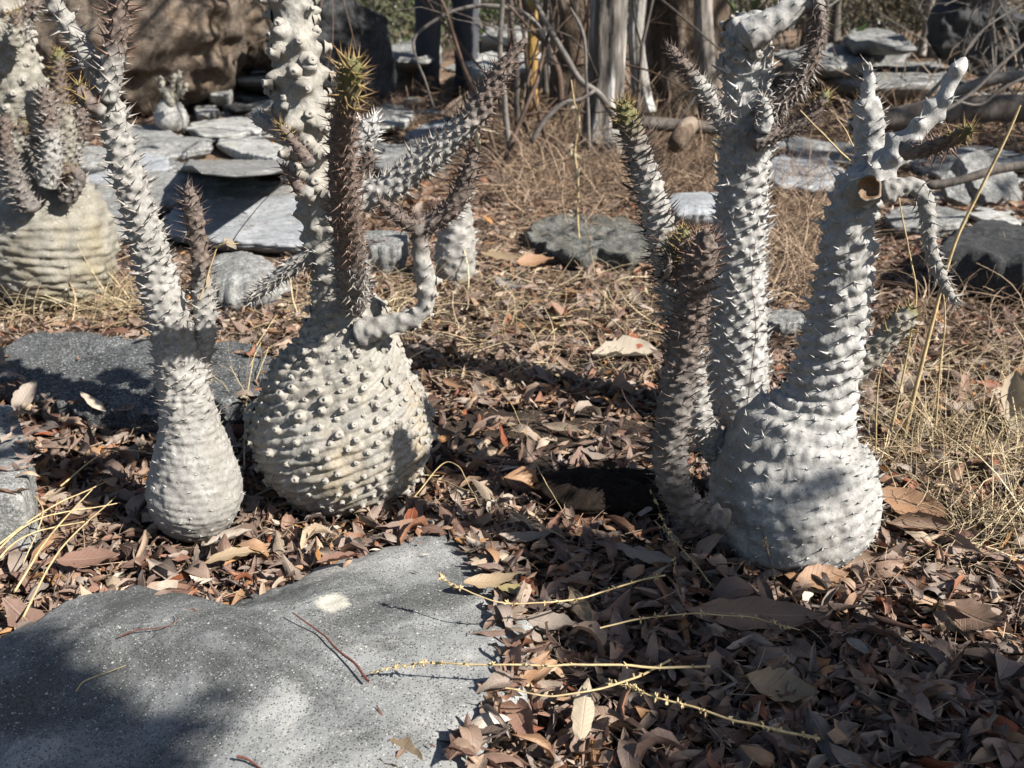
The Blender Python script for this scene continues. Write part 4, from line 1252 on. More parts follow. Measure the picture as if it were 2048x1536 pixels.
HELSIGN, HS2 = -1, -1
GRP = 'bottle shaped spiny succulents'
DK = ((0, 0.3, 'grey', (.010, .013)), (0.3, 0.93, 'dark', (.013, .018)), (0.93, 1.01, 'gold', (.018, .015)))
DARK = ((0, 0.93, 'dark', (.012, .015)), (0.93, 1.01, 'brown', (.015, .012)))
GREY = ((0, 0.85, 'grey', (.010, .012)), (0.85, 1.01, 'dark', (.012, .010)))

# left plant
plant('bottle_plant', 'slim grey bottle plant with two spiny stems, front left beside the dark slab', GRP, [
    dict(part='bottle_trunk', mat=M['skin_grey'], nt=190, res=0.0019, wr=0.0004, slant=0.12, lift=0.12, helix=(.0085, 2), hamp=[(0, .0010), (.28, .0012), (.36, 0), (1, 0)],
         ctrl=[(392, 1074, 30), (392, 1064, 82), (392, 1044, 134), (391, 1015, 170), (391, 985, 186), (390, 945, 172), (386, 900, 146), (381, 860, 124), (374, 815, 107), (364, 760, 98), (352, 700, 92),
               (336, 630, 82), (318, 565, 76), (300, 500, 72), (284, 440, 68), (262, 370, 64), (244, 310, 60), (230, 250, 56), (212, 190, 50), (190, 140, 46), (160, 90, 43), (130, 40, 40), (104, -5, 38), (80, -60, 38), (66, -110, 20), (62, -125, 4)],
         a=[(0, .019), (0.2, .016), (0.3, .0112), (1, .0118)], h=[(0, .001), (0.2, .0014), (0.27, .003), (0.4, .0042), (1, .0045)],
         sx=[(0, .9), (0.2, .8), (0.3, .52), (1, .5)], sy=[(0, .26), (0.3, .36), (1, .42)], cone=[(0, .12), (0.2, .2), (0.3, .6), (1, .65)],
         spikes=[(0.0, 0.2, 'white', (.004, .005)), (0.2, 0.3, 'grey', (.006, .010)), (0.3, 0.93, 'grey', (.011, .0135)), (0.93, 1.01, 'brown', (.016, .015))]),
    arm([(388, 780, 40), (400, 710, 50), (408, 640, 48), (406, 580, 42), (400, 520, 38), (394, 470, 38), (388, 430, 38), (381, 395, 32), (376, 375, 18), (374, 368, 3)], Y=1.06, a=.0125,
        sp=((0, 0.55, 'grey', (.009, .012)), (0.55, 1.01, 'dark', (.013, .014)))),
    arm([(212, 200, 44), (222, 150, 44), (230, 100, 44), (236, 50, 42), (240, 0, 40), (246, -60, 34), (250, -110, 8)], Y=1.03, sp=((0, 0.3, 'grey', (.012, .014)), (0.3, 1.01, 'brown', (.016, .018)))),
    arm([(206, 225, 30), (185, 210, 34), (166, 190, 34), (155, 172, 24), (152, 164, 3)], Y=1.02, sp=((0, 0.5, 'brown', (.012, .016)), (0.5, 1.01, 'gold', (.018, .016)))),
], 1.045, (392, 1070), seed=1)

# centre plant
plant('bottle_plant', 'fat round bottle plant with diagonal ribs and ochre stains, its thick stem covered in knobs', GRP, [
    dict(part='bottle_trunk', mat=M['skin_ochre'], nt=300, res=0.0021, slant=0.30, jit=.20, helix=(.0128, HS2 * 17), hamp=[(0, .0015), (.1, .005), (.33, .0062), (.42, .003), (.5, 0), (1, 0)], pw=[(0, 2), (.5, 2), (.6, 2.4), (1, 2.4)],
         ctrl=[(690, 1014, 40), (690, 1003, 130), (689, 980, 212), (688, 945, 282), (687, 905, 332), (687, 865, 352), (687, 825, 346), (688, 788, 320), (691, 752, 280), (695, 718, 238), (697, 680, 194), (694, 635, 152), (685, 580, 122), (672, 510, 108), (655, 450, 104), (640, 390, 100),
               (626, 330, 100), (615, 270, 104), (606, 215, 108), (600, 160, 108), (594, 100, 104), (588, 40, 102), (584, -20, 100), (580, -90, 92), (577, -150, 70), (576, -170, 10)],
         a=[(0, .0205), (0.32, .0180), (0.40, .0155), (0.46, .017), (0.58, .023), (1, .025)], h=[(0, .001), (0.15, .0026), (0.3, .0036), (0.4, .006), (0.5, .008), (0.62, .013), (1, .014)],
         sx=[(0, .7), (0.30, .6), (0.42, .5), (0.5, .42), (1, .36)], sy=[(0, .28), (0.3, .28), (0.42, .36), (0.55, .36), (1, .33)], cone=[(0, .3), (0.3, .3), (0.5, .3), (0.6, .35), (1, .35)],
         spikes=[(0.03, 0.40, 'knob', (.0080, .0095)), (0.40, 0.50, 'white', (.008, .009)), (0.50, 0.58, 'white', (.009, .008)), (0.58, 1.01, 'knob', (.0125, .0125))]),
    # spiny arm that leans towards the viewer
    arm([(705, 610, 60, 1.10), (704, 545, 66, 1.03), (696, 470, 60, .97), (688, 400, 56, .92), (684, 330, 52, .88), (686, 270, 50, .85), (691, 220, 48, .82), (698, 175, 48, .80), (704, 140, 44, .79), (706, 122, 26, .785), (707, 116, 4, .785)], Y=1.0,
        mat='skin_brown', a=.0125, sp=((0, 0.30, 'grey', (.010, .011)), (0.30, 0.88, 'brown', (.011, .012)), (0.88, 1.01, 'gold', (.017, .015)))),
    # long arm to the upper right
    arm([(660, 400, 60), (715, 395, 60), (775, 375, 58), (825, 342, 56), (875, 300, 56), (920, 262, 54), (955, 222, 52), (985, 175, 46), (1008, 135, 38), (1028, 105, 26), (1045, 85, 16), (1050, 78, 3)], Y=1.13, a=.0135, h=.005,
        sp=((0.1, 0.5, 'grey', (.011, .014)), (0.5, 0.86, 'dark', (.014, .014)), (0.86, 1.01, 'brown', (.012, .009))), young=.58),
    # smooth elbow on the right with its fork
    arm([(715, 668, 56), (768, 652, 48), (812, 640, 40), (838, 628, 38), (851, 604, 36), (851, 575, 42), (848, 540, 42), (843, 510, 36), (841, 475, 38), (842, 445, 42), (846, 430, 30), (847, 426, 4)], Y=1.10, mat='skin_grey', a=.0165, h=.004, cone=.5,
        sp=((0.3, 0.62, 'knob', (.007, .007)), (0.62, 1.01, 'dark', (.007, .007))), young=.75),
    arm([(846, 455, 40), (880, 435, 40), (910, 408, 40), (930, 370, 38), (942, 330, 32), (950, 300, 22), (953, 288, 3)], Y=1.10, mat='skin_brown', a=.0105, sp=DARK),
    arm([(842, 462, 36), (815, 447, 32), (790, 430, 30), (772, 412, 24), (760, 400, 14), (757, 396, 3)], Y=1.09, mat='skin_brown', a=.0095, sp=((0, 1.01, 'dark', (.012, .012)),)),
    # small arms on the left
    arm([(640, 505, 40), (605, 520, 36), (572, 542, 32), (540, 568, 28), (515, 588, 24), (498, 604, 14), (494, 608, 3)], Y=1.14, a=.0095, sp=((0, 1.01, 'grey', (.009, .012)),)),
    arm([(610, 290, 44), (572, 268, 36), (545, 252, 34), (522, 240, 32), (510, 232, 24), (505, 229, 3)], Y=1.17, mat='skin_white', a=.012, sp=((0, 1.01, 'white', (.005, .006)),)),
    arm([(620, 330, 36), (600, 300, 26), (585, 282, 22), (568, 262, 22), (560, 252, 16), (557, 248, 3)], Y=1.08, mat='skin_brown', a=.009, sp=((0, 0.65, 'brown', (.007, .009)), (0.65, 1.01, 'gold', (.012, .012)))),
    arm([(622, 390, 34), (600, 378, 28), (586, 358, 22), (574, 344, 18), (566, 334, 12), (564, 330, 3)], Y=1.09, a=.009, sp=((0.2, 1.01, 'brown', (.010, .012)),)),
    # stubs on the right of the stem
    arm([(655, 340, 66), (700, 305, 60), (728, 275, 54), (742, 250, 40), (748, 235, 20), (750, 230, 3)], Y=1.20, mat='skin_white', a=.013, sp=((0, 1.01, 'white', (.010, .013)),)),
    arm([(690, 380, 40), (725, 355, 32), (735, 330, 28), (740, 308, 22), (742, 298, 3)], Y=1.19, a=.010, sp=((0, 1.01, 'dark', (.012, .013)),)),
], 1.15, (690, 1015), seed=2)

# right plant
plant('bottle_plant', 'large white grey bottle plant front right, thick neck leaning up to a cut branch end', GRP, [
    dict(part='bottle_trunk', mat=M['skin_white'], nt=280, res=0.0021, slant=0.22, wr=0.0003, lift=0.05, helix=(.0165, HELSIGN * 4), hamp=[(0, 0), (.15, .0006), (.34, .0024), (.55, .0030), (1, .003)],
         ctrl=[(1592, 1128, 50), (1592, 1117, 140), (1593, 1092, 226), (1590, 1055, 298), (1586, 1005, 332), (1586, 955, 326), (1592, 908, 298), (1602, 868, 250), (1625, 826, 180), (1643, 785, 140), (1654, 735, 128), (1666, 680, 122), (1676, 620, 117),
               (1687, 560, 108), (1693, 500, 103), (1699, 450, 98), (1707, 410, 94), (1714, 380, 88), (1720, 355, 78), (1724, 340, 50), (1726, 332, 8)],
         a=[(0, .0200), (0.3, .0180), (0.5, .0165), (1, .018)], h=[(0, .0008), (0.12, .0014), (0.30, .0034), (0.5, .0045), (0.8, .006), (1, .007)],
         sx=[(0, .34), (0.28, .5), (0.5, .55), (1, .5)], sy=[(0, .3), (0.5, .32), (1, .36)], cone=[(0, .6), (0.35, .5), (0.5, .5), (1, .5)],
         spikes=[(0.0, 0.33, 'white', (.0070, .0085)), (0.33, 0.5, 'white', (.007, .010)), (0.5, 1.01, 'white', (.0115, .011))]),
    # stub and big bare branch at the top
    arm([(1726, 390, 66), (1735, 330, 62), (1738, 285, 60), (1737, 245, 60), (1736, 215, 58), (1736, 203, 48), (1736, 194, 34), (1737, 170, 30), (1738, 148, 24), (1739, 132, 16), (1739, 124, 3)], Y=1.06, a=.0149, h=.0035, mat='skin_white',
        sp=((0, 0.6, 'white', (.006, .008)), (0.6, 1.01, 'grey', (.012, .010)))),
    arm([(1712, 400, 80), (1745, 362, 72), (1775, 325, 66), (1805, 290, 62), (1835, 262, 56), (1862, 232, 50), (1886, 196, 44), (1905, 160, 42), (1920, 135, 40), (1928, 120, 26), (1931, 114, 4)], Y=1.0, a=.024, h=.0095, cone=.75, sx=.34, sy=.34, mat='skin_white',
        sp=((0, 1.01, 'white', (.007, .007)),)),
    arm([(1815, 300, 42, .96), (1850, 297, 34, .9), (1885, 286, 32, .85), (1915, 273, 32, .81), (1936, 261, 24, .785), (1944, 256, 3, .78)], mat='skin_brown', a=.012, sp=((0.3, 0.8, 'brown', (.012, .014)), (0.8, 1.01, 'gold', (.015, .013)))),
    arm([(1765, 385, 50), (1800, 375, 40), (1830, 372, 36), (1850, 400, 36), (1856, 440, 34), (1858, 480, 32), (1868, 520, 30), (1884, 560, 28), (1900, 590, 22), (1910, 604, 12), (1912, 608, 3)], Y=.98, a=.0115, h=.004,
        sp=((0.2, 1.01, 'grey', (.009, .011)),)),
    # low arm with a golden tip on the right
    arm([(1690, 755, 64), (1728, 722, 58), (1758, 692, 54), (1786, 664, 50), (1808, 640, 46), (1824, 622, 32), (1830, 614, 4)], Y=1.05, mat='skin_yellow', a=.014, h=.005, sp=((0.2, 0.62, 'brown', (.013, .015)), (0.62, 1.01, 'gold', (.015, .016))), young=2),
    # two dark arms rising on the left
    arm([(1450, 1045, 56, .95), (1400, 1026, 60, .95), (1362, 1000, 64, .94), (1345, 950, 68, .935), (1340, 890, 70, .93), (1348, 820, 70, .925), (1360, 740, 70, .92), (1374, 660, 70, .915), (1388, 590, 68, .91), (1400, 530, 64, .90), (1409, 490, 54, .895), (1413, 466, 30, .89), (1414, 456, 4, .89)],
        mat='skin_brown', a=.0135, h=.005, nt=64, sp=((0.06, 0.9, 'dark', (.012, .014)), (0.9, 1.01, 'brown', (.014, .012))), young=.55),
    arm([(1470, 930, 70, 1.05), (1432, 890, 66, 1.05), (1405, 850, 62, 1.05), (1390, 800, 60, 1.05), (1380, 730, 60, 1.05), (1368, 650, 62, 1.05), (1350, 570, 64, 1.05), (1330, 490, 64, 1.05), (1308, 410, 60, 1.05), (1287, 340, 56, 1.05), (1268, 275, 50, 1.05), (1253, 230, 42, 1.05), (1246, 208, 30, 1.05), (1244, 198, 4, 1.05)],
        mat='skin_grey', a=.0125, h=.005, nt=60, sp=((0.08, 0.55, 'grey', (.011, .014)), (0.55, 0.95, 'dark', (.015, .015)), (0.95, 1.01, 'gold', (.014, .013))), young=.80),
    arm([(1352, 560, 50, 1.02), (1362, 520, 58, 1.0), (1366, 490, 58, .99), (1368, 470, 40, .985), (1368, 462, 4, .98)], mat='skin_yellow', a=.010, sp=((0, 0.5, 'dark', (.014, .016)), (0.5, 1.01, 'gold', (.016, .014)))),
], 1.02, (1578, 1130), seed=3)
# its cut end, hollow, facing the viewer
big = [o for o in COL.objects if o.name.startswith('bottle_plant') and 'cut branch' in o.get('label', '')][0]
ax_ = np.array([.06, -.93, .36]); ax_ /= np.linalg.norm(ax_)
e1 = np.cross(ax_, [0, 0, 1.0]); e1 /= np.linalg.norm(e1); e2 = np.cross(e1, ax_)
o0 = V(1736, 377, .97)
th = np.arange(32) / 32 * 2 * math.pi
rimn = 1 + .10 * noise(np.stack([np.cos(th) * 2, np.sin(th) * 2, 0 * th], 1), 4)
prof = [(.0160, -.022), (.0150, -.012), (.0140, -.003), (.0144, .0015), (.0130, .0035), (.0112, .003), (.0098, -.001), (.0080, -.005), (.0050, -.007), (.001, -.007)]
Pc = np.concatenate([o0 + (np.outer(np.cos(th) * rimn, e1) + np.outer(np.sin(th) * rimn, e2)) * r0 + ax_ * (z0 + (.0025 * noise(np.stack([np.cos(th) * 3, np.sin(th) * 3, 0 * th + r0 * 300], 1), 9) if 2 < k < 8 else 0))[:, None] if 2 < k < 8 else
                     o0 + (np.outer(np.cos(th) * rimn, e1) + np.outer(np.sin(th) * rimn, e2)) * r0 + ax_ * z0 for k, (r0, z0) in enumerate(prof)])
mc = mesh_np('cut_end', Pc - np.array(big.location), grid_quads(len(prof), 32), mat=M['skin_yellow'])
mc.materials.append(mat_fibre('brown_pith', (0.10, 0.06, 0.035), (0.22, 0.14, 0.08)))
mc.polygons.foreach_set('material_index', np.repeat([0, 0, 0, 0, 1, 1, 1, 1, 1], 32).astype(np.int32))
link('cut_end', mc, big)

# column behind the right plant
plant('bottle_plant', 'tall white spiny column standing behind the large right bottle plant', GRP, [
    dict(part='bottle_trunk', mat=M['skin_white'], nt=120, res=0.0024, slant=0.1, wr=0.0005, lift=0.45,
         ctrl=[(1470, 862, 50), (1471, 850, 84), (1473, 820, 104), (1475, 780, 114), (1476, 720, 116), (1474, 660, 112), (1474, 600, 110), (1477, 540, 106), (1480, 480, 102), (1484, 420, 100), (1487, 360, 98), (1490, 300, 98),
               (1492, 240, 98), (1492, 180, 94), (1493, 130, 90), (1494, 85, 86), (1494, 55, 84), (1494, 36, 60), (1494, 28, 6)],
         a=[(0, .019), (0.3, .0155), (1, .0175)], h=[(0, .002), (0.12, .004), (0.3, .0065), (1, .0075)], sx=.55, sy=.42, cone=[(0, .3), (0.3, .6), (1, .6)],
         spikes=[(0.0, 0.12, 'white', (.006, .008)), (0.12, 0.90, 'white', (.013, .016)), (0.90, 1.01, 'knob', (.011, .013))]),
    arm([(1490, 75, 66), (1525, 55, 60), (1555, 38, 56), (1590, 15, 46), (1625, -10, 40), (1660, -40, 30), (1680, -60, 6)], Y=1.33, a=.022, h=.003, mat='skin_white', sp=((0, 1.01, 'white', (.006, .007)),)),
    arm([(1632, -15, 30), (1637, 30, 30), (1636, 70, 30), (1622, 118, 34), (1600, 160, 38), (1570, 195, 38), (1545, 228, 34), (1530, 255, 30), (1520, 270, 20)], Y=1.32, a=.0105, sp=((0, 0.45, 'dark', (.013, .015)), (0.45, 1.01, 'grey', (.014, .012)))),
    arm([(1505, 285, 44), (1535, 272, 38), (1565, 264, 30), (1595, 252, 30), (1620, 232, 30), (1640, 208, 28), (1652, 190, 22), (1657, 182, 3)], Y=1.31, mat='skin_brown', a=.0095, sp=((0.15, 0.82, 'dark', (.010, .012)), (0.82, 1.01, 'gold', (.012, .011)))),
    arm([(1522, 262, 34), (1532, 240, 30), (1530, 218, 26), (1526, 200, 22), (1524, 190, 3)], Y=1.30, mat='skin_white', a=.010, sp=((0, 1.01, 'grey', (.010, .011)),)),
    arm([(1460, 262, 36), (1443, 248, 28), (1432, 222, 28), (1418, 195, 30), (1398, 168, 32), (1376, 142, 30), (1355, 118, 28), (1342, 100, 22), (1335, 92, 3)], Y=1.33, a=.010, sp=((0, 0.6, 'grey', (.011, .013)), (0.6, 1.01, 'dark', (.014, .010)))),
], 1.37, (1470, 850), budget=280, seed=4)

# plant at the left edge, further back
plant('bottle_plant', 'broad yellowish bottle plant with wrinkled rings at the left edge, many thin spiny arms', GRP, [
    dict(part='bottle_trunk', mat=M['skin_yellow'], nt=200, res=0.0028, wr=0.0016, slant=0.05, helix=(.0165, 1), hamp=[(0, .0035), (.35, .0038), (.5, .002), (.6, 0.0), (1, 0)],
         ctrl=[(104, 608, 60), (104, 602, 130), (105, 575, 190), (105, 535, 226), (104, 495, 240), (102, 455, 236), (97, 420, 216), (88, 385, 178), (76, 345, 138), (62, 300, 112), (48, 250, 104), (36, 200, 106), (26, 150, 104), (16, 95, 96), (6, 40, 90), (-4, -20, 84), (-14, -80, 70), (-20, -110, 10)],
         a=[(0, .034), (0.4, .032), (1, .032)], h=[(0, .005), (0.4, .006), (1, .006)], sx=[(0, .6), (0.45, .5), (1, .5)], sy=[(0, .2), (0.45, .35), (1, .4)], cone=.2,
         spikes=[(0.02, 0.42, 'white', (.007, .008)), (0.42, 1.01, 'knob', (.012, .016))]),
    *[arm(p, Y=y, mat=m, a=.0149, h=.004, sp=((0, 0.6, 'grey', (.013, .015)), (0.6, 1.01, 'dark' if t == 'brown' else t, (.015, .014))), young=.5) for p, y, m, t in [
        ([(66, 420, 40), (42, 380, 36), (22, 330, 34), (12, 280, 30), (10, 240, 22), (10, 228, 3)], 1.85, 'skin_brown', 'brown'),
        ([(95, 372, 40), (104, 320, 40), (102, 270, 38), (96, 225, 36), (88, 185, 26), (84, 170, 3)], 1.86, 'skin_grey', 'grey'),
        ([(112, 372, 38), (128, 320, 38), (135, 270, 36), (126, 220, 34), (118, 160, 30), (118, 110, 24), (118, 95, 3)], 1.9, 'skin_yellow', 'gold'),
        ([(130, 385, 34), (140, 330, 32), (150, 290, 30), (158, 240, 28), (160, 210, 18), (160, 203, 3)], 1.92, 'skin_grey', 'grey'),
        ([(30, 300, 30), (38, 270, 26), (48, 245, 20), (50, 238, 3)], 1.86, 'skin_yellow', 'gold'),
        ([(40, 80, 40), (45, 45, 36), (60, 20, 30), (72, 5, 20), (75, 0, 3)], 1.9, 'skin_grey', 'grey'),
        ([(30, 90, 36), (34, 50, 30), (32, 25, 20), (32, 18, 3)], 1.88, 'skin_yellow', 'gold'),
        ([(128, 400, 36), (146, 380, 32), (158, 350, 26), (124, 340, 24), (122, 325, 3)], 1.88, 'skin_brown', 'gold'),
    ]],
], 1.98, (104, 603), budget=280, seed=5)

# small bulb by the boulder
plant('bottle_plant', 'small pale round bottle plant with a tuft of short twigs, before the brown boulder', GRP, [
    dict(part='bottle_trunk', mat=M['skin_white'], nt=90, res=0.004, wr=0.001,
         ctrl=[(343, 266, 20), (343, 262, 40), (343, 250, 60), (342, 235, 66), (342, 220, 58), (343, 208, 42), (344, 200, 24), (345, 194, 8)],
         a=.022, h=.002, sx=.6, sy=.4, spikes=[(0, 1, 'white', (.006, .007))]),
    *[arm([(343, 212, 14), (a1, 195, 13), (a2, v2, 12), (a3, v3, 11), (a3 + 1, v3 - 3, 2)], mat='skin_yellow', a=.02, h=.006, Y=y, sp=((0.2, 1.01, 'grey', (.014, .014)),))
      for a1, a2, v2, a3, v3, y in ((334, 326, 175, 322, 155, 3.98), (342, 344, 175, 350, 150, 3.96), (350, 360, 182, 358, 145, 4.02), (352, 366, 184, 372, 168, 3.98), (336, 332, 185, 330, 178, 3.9))],
], 4.0, (343, 264), budget=60, seed=6)

# small one behind the centre plant
plant('bottle_plant', 'short white spiny column half hidden behind the elbow of the ribbed centre plant', GRP, [
    dict(part='bottle_trunk', mat=M['skin_grey'], nt=90, res=0.004, wr=0.0012,
         ctrl=[(908, 566, 30), (908, 560, 64), (909, 540, 80), (911, 505, 82), (913, 470, 74), (916, 440, 62), (920, 415, 46), (924, 395, 30), (930, 370, 22), (936, 345, 20), (938, 335, 3)],
         a=.024, h=.006, sx=.6, sy=.42, cone=.5, spikes=[(0, 1.01, 'white', (.010, .012))]),
], 2.1, (908, 560), budget=120, seed=7)

# ------------------------------------------------------------------ person standing among the rocks
def person(u, v, y):
    g = V(u, v, y)
    root = thing('person', 'person in dark grey trousers standing in the shade beyond the rocks', 'person', g)
    bm = bpy.data.meshes.new('body')
    J = {'pel': (0, 0, .95, .115), 'waist': (0, 0, 1.10, .11), 'chest': (0, .01, 1.32, .135), 'neck': (0, 0, 1.48, .055), 'head0': (0, -.01, 1.58, .075), 'head': (0, -.015, 1.68, .085), 'crown': (0, 0, 1.76, .05)}
    E = [('pel', 'waist'), ('waist', 'chest'), ('chest', 'neck'), ('neck', 'head0'), ('head0', 'head'), ('head', 'crown')]
    for s in (-1, 1):
        n = 'lr'[s > 0]
        J.update({'hip' + n: (s * .095, 0, .88, .085), 'kn' + n: (s * .105, -.02, .50, .056), 'an' + n: (s * .11, .02, .09, .038), 'toe' + n: (s * .125, -.15, .035, .032),
                  'sh' + n: (s * .19, 0, 1.42, .058), 'el' + n: (s * .25, .02, 1.13, .042), 'wr' + n: (s * .24, -.10, .90, .027), 'pa' + n: (s * .235, -.13, .82, .034)})
        E += [('pel', 'hip' + n), ('hip' + n, 'kn' + n), ('kn' + n, 'an' + n), ('an' + n, 'toe' + n), ('chest', 'sh' + n), ('sh' + n, 'el' + n), ('el' + n, 'wr' + n), ('wr' + n, 'pa' + n)]
        for f in range(5):
            J[f'f{f}{n}'] = (s * (.235 + .004 * f), -.145 + .018 * (f - 1.5) - (.035 if f == 0 else 0), (.735 if f else .79) + .006 * abs(f - 2), .008)
            E.append(('pa' + n, f'f{f}{n}'))
    K = list(J)
    bm.from_pydata([J[k][:3] for k in K], [(K.index(a), K.index(b)) for a, b in E], [])
    o = link('body', bm, root)
    md = o.modifiers.new('skin', 'SKIN')
    for k, sv in zip(K, bm.skin_vertices[0].data):
        sv.radius = (J[k][3], J[k][3]); sv.use_root = k == 'pel'
    sb = o.modifiers.new('sub', 'SUBSURF'); sb.levels = sb.render_levels = 2
    n = NT('skin'); n.color(n.mix(0.0, (0.30, 0.18, 0.12), (0, 0, 0))); bm.materials.append(n.m)

    def cloth(name, chains, color, nt=36):
        nn = NT(name); vv = nn.coord()
        nn.color(nn.mix(nn.ramp(nn.noise(vv, 12, 4), [(0.3, 0.0), (0.7, .5)]), color, tuple(c * 1.5 for c in color)))
        nn.b.inputs['Roughness'].default_value = .9
        nn.bump(nn.noise(vv, 500, 2), .3, .001)
        Vs, Qs, off = [], [], 0
        for ch in chains:
            R, s = catmull(ch, 60)
            T, N, B = frames(R[:, :3])
            th = np.arange(nt) / nt * 2 * math.pi
            rad = N[:, None] * np.cos(th)[None, :, None] + B[:, None] * np.sin(th)[None, :, None]
            q = np.stack([np.cos(th)[None] + 0 * s[:, None], np.sin(th)[None] + 0 * s[:, None], s[:, None] * 14 + 3 * np.sin(th)[None]], -1)
            f = 1 + .07 * noise(q, 7) + .04 * noise(q * 2.2, 8)
            P = R[:, None, :3] + rad * (R[:, 3][:, None] * f)[..., None]
            Vs.append(P.reshape(-1, 3)); Qs.append(grid_quads(60, nt) + off); off += 60 * nt
        return link(name, mesh_np(name, np.vstack(Vs), np.vstack(Qs), mat=nn.m), root)
    cloth('trousers', [[(s * .115, .02, .035, .070), (s * .113, .01, .12, .066), (s * .108, -.01, .38, .072), (s * .105, -.02, .52, .078), (s * .098, 0, .74, .096), (s * .075, 0, .90, .112), (s * .03, 0, 1.02, .125)] for s in (-1, 1)], (0.050, 0.052, 0.060))
    cloth('shirt', [[(0, 0, .96, .165), (0, 0, 1.1, .155), (0, .01, 1.3, .175), (0, .01, 1.42, .15), (0, 0, 1.49, .07)]] + [[(s * .12, 0, 1.42, .085), (s * .2, 0, 1.38, .075), (s * .235, .01, 1.22, .064)] for s in (-1, 1)], (0.16, 0.17, 0.19))
    sh = NT('shoe_leather'); sh.color(sh.mix(0.0, (0.05, 0.04, 0.032), (0, 0, 0)))
    for s in (-1, 1):
        ch = [(s * .108, .075, .03, .02), (s * .110, .05, .04, .042), (s * .115, -.03, .045, .046), (s * .122, -.11, .038, .044), (s * .128, -.17, .03, .036), (s * .130, -.20, .024, .012)]
        R, q = catmull(ch, 16); T, N, B = frames(R[:, :3])
        th = np.arange(16) / 16 * 2 * math.pi
        P = R[:, None, :3] + (N[:, None] * np.cos(th)[None, :, None] + B[:, None] * np.sin(th)[None, :, None]) * R[:, 3][:, None, None]
        P[..., 2] = np.maximum(P[..., 2], 0.0)
        link('shoe', mesh_np('shoe', P, grid_quads(16, 16), mat=sh.m), root)
    hr = NT('hair'); hr.color(hr.mix(0.0, (0.02, 0.015, 0.012), (0, 0, 0)))
    th = np.arange(24) / 24 * 2 * math.pi; ph = np.linspace(.15, 1.5, 10)
    P = np.stack([np.cos(ph)[:, None] * np.cos(th) * .092, np.cos(ph)[:, None] * np.sin(th) * .105 + .012, np.sin(ph)[:, None] * .12 + 1.67 + 0 * th], -1)
    link('hair', mesh_np('hair', P, grid_quads(10, 24), mat=hr.m), root)
    root.rotation_euler.z = math.radians(15)
    return root


person(896, 186, 5.7)

# ------------------------------------------------------------------ dry leaves
def leaf_shape(r, nx=7, ny=5, width=None, curl=None, jagged=False):
    w = width or r.uniform(.20, .42)
    t = np.linspace(0, 1, nx)
    tip = r.uniform(.42, .58)
    prof = np.clip(np.sin(math.pi * np.clip(t, 0, 1) ** r.uniform(.75, 1.05)), 0, 1) ** r.uniform(.7, .95) * w * .5
    prof = np.maximum(prof, np.where(t < .08, .012, .004))
    c = curl if curl is not None else r.normal(0, 1.25)
    fold = r.uniform(.0, .75) * r.choice([1, 1, 1, -.6])
    tw = r.normal(0, .7)
    rho = float(np.clip(abs(r.normal(0, .85)), .05, 2.0))
    jag = r.uniform(.9, 1.08, (nx, 2)) if not jagged else r.uniform(.45, 1.15, (nx, 2))
    s = np.linspace(-1, 1, ny)
    V_ = np.zeros((nx, ny, 3))
    x, z, ang = 0.0, 0.0, -c * .5
    for i in range(nx):
        if i:
            ang += c / (nx - 1) * (1 + .5 * math.sin(i * 2.1 + r.uniform(0, 1)))
            x += math.cos(ang) / (nx - 1); z += math.sin(ang) / (nx - 1)
        roll = tw * (t[i] - .5)
        for j in range(ny):
            k = 0 if s[j] < 0 else 1
            hw = prof[i] * jag[i, k]
            yy = hw * math.sin(s[j] * rho) / rho
            zz = abs(yy) * math.tan(fold) * .7 + hw * (1 - math.cos(s[j] * rho)) / rho
            zz += .03 * math.sin(i * 1.9 + j * 2.3 + c * 5) * (abs(s[j]))
            y2, z2 = yy * math.cos(roll) - zz * math.sin(roll), yy * math.sin(roll) + zz * math.cos(roll)
            V_[i, j] = (x - .5 - math.sin(ang) * z2, y2, z + math.cos(ang) * z2)
    V_[..., 2] -= V_[..., 2].mean()
    uv = np.stack(np.broadcast_arrays(t[:, None], (s * .5 + .5)[None]), -1).reshape(-1, 2)
    return V_.reshape(-1, 3), grid_quads(nx, ny, wrap=False), uv


r = np.random.default_rng(77)
HI = [leaf_shape(r, jagged=r.random() < .45) for _ in range(26)]
LO = [leaf_shape(r, 5, 3) for _ in range(20)]


def rot_batch(yaw, pitch, roll):
    cy, sy, cp, sp, cr, sr = np.cos(yaw), np.sin(yaw), np.cos(pitch), np.sin(pitch), np.cos(roll), np.sin(roll)
    return np.stack([np.stack([cy * cp, cy * sp * sr - sy * cr, cy * sp * cr + sy * sr], -1), np.stack([sy * cp, sy * sp * sr + cy * cr, sy * sp * cr - cy * sr], -1), np.stack([-sp, cp * sr, cp * cr], -1)], -2)


def blocked(x, y, r, slack=.06):
    b = np.zeros(len(x), bool)
    for poly, keep, _w in SOLID:
        b |= in_poly(x, y, poly)
    for (cx, cy, rad) in BULBS:
        b |= np.hypot(x - cx, y - cy) < rad
    return b & (r.random(len(x)) > slack)


BULBS = [(V(392, 1060, 1.045)[0], 1.045, .05), (V(690, 1000, 1.15)[0], 1.15, .085), (V(1585, 1100, 1.02)[0], 1.02, .085), (V(1472, 840, 1.37)[0], 1.37, .035), (V(104, 580, 1.98)[0], 1.98, .10)]
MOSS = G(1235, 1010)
SOIL = G(1090, 905)


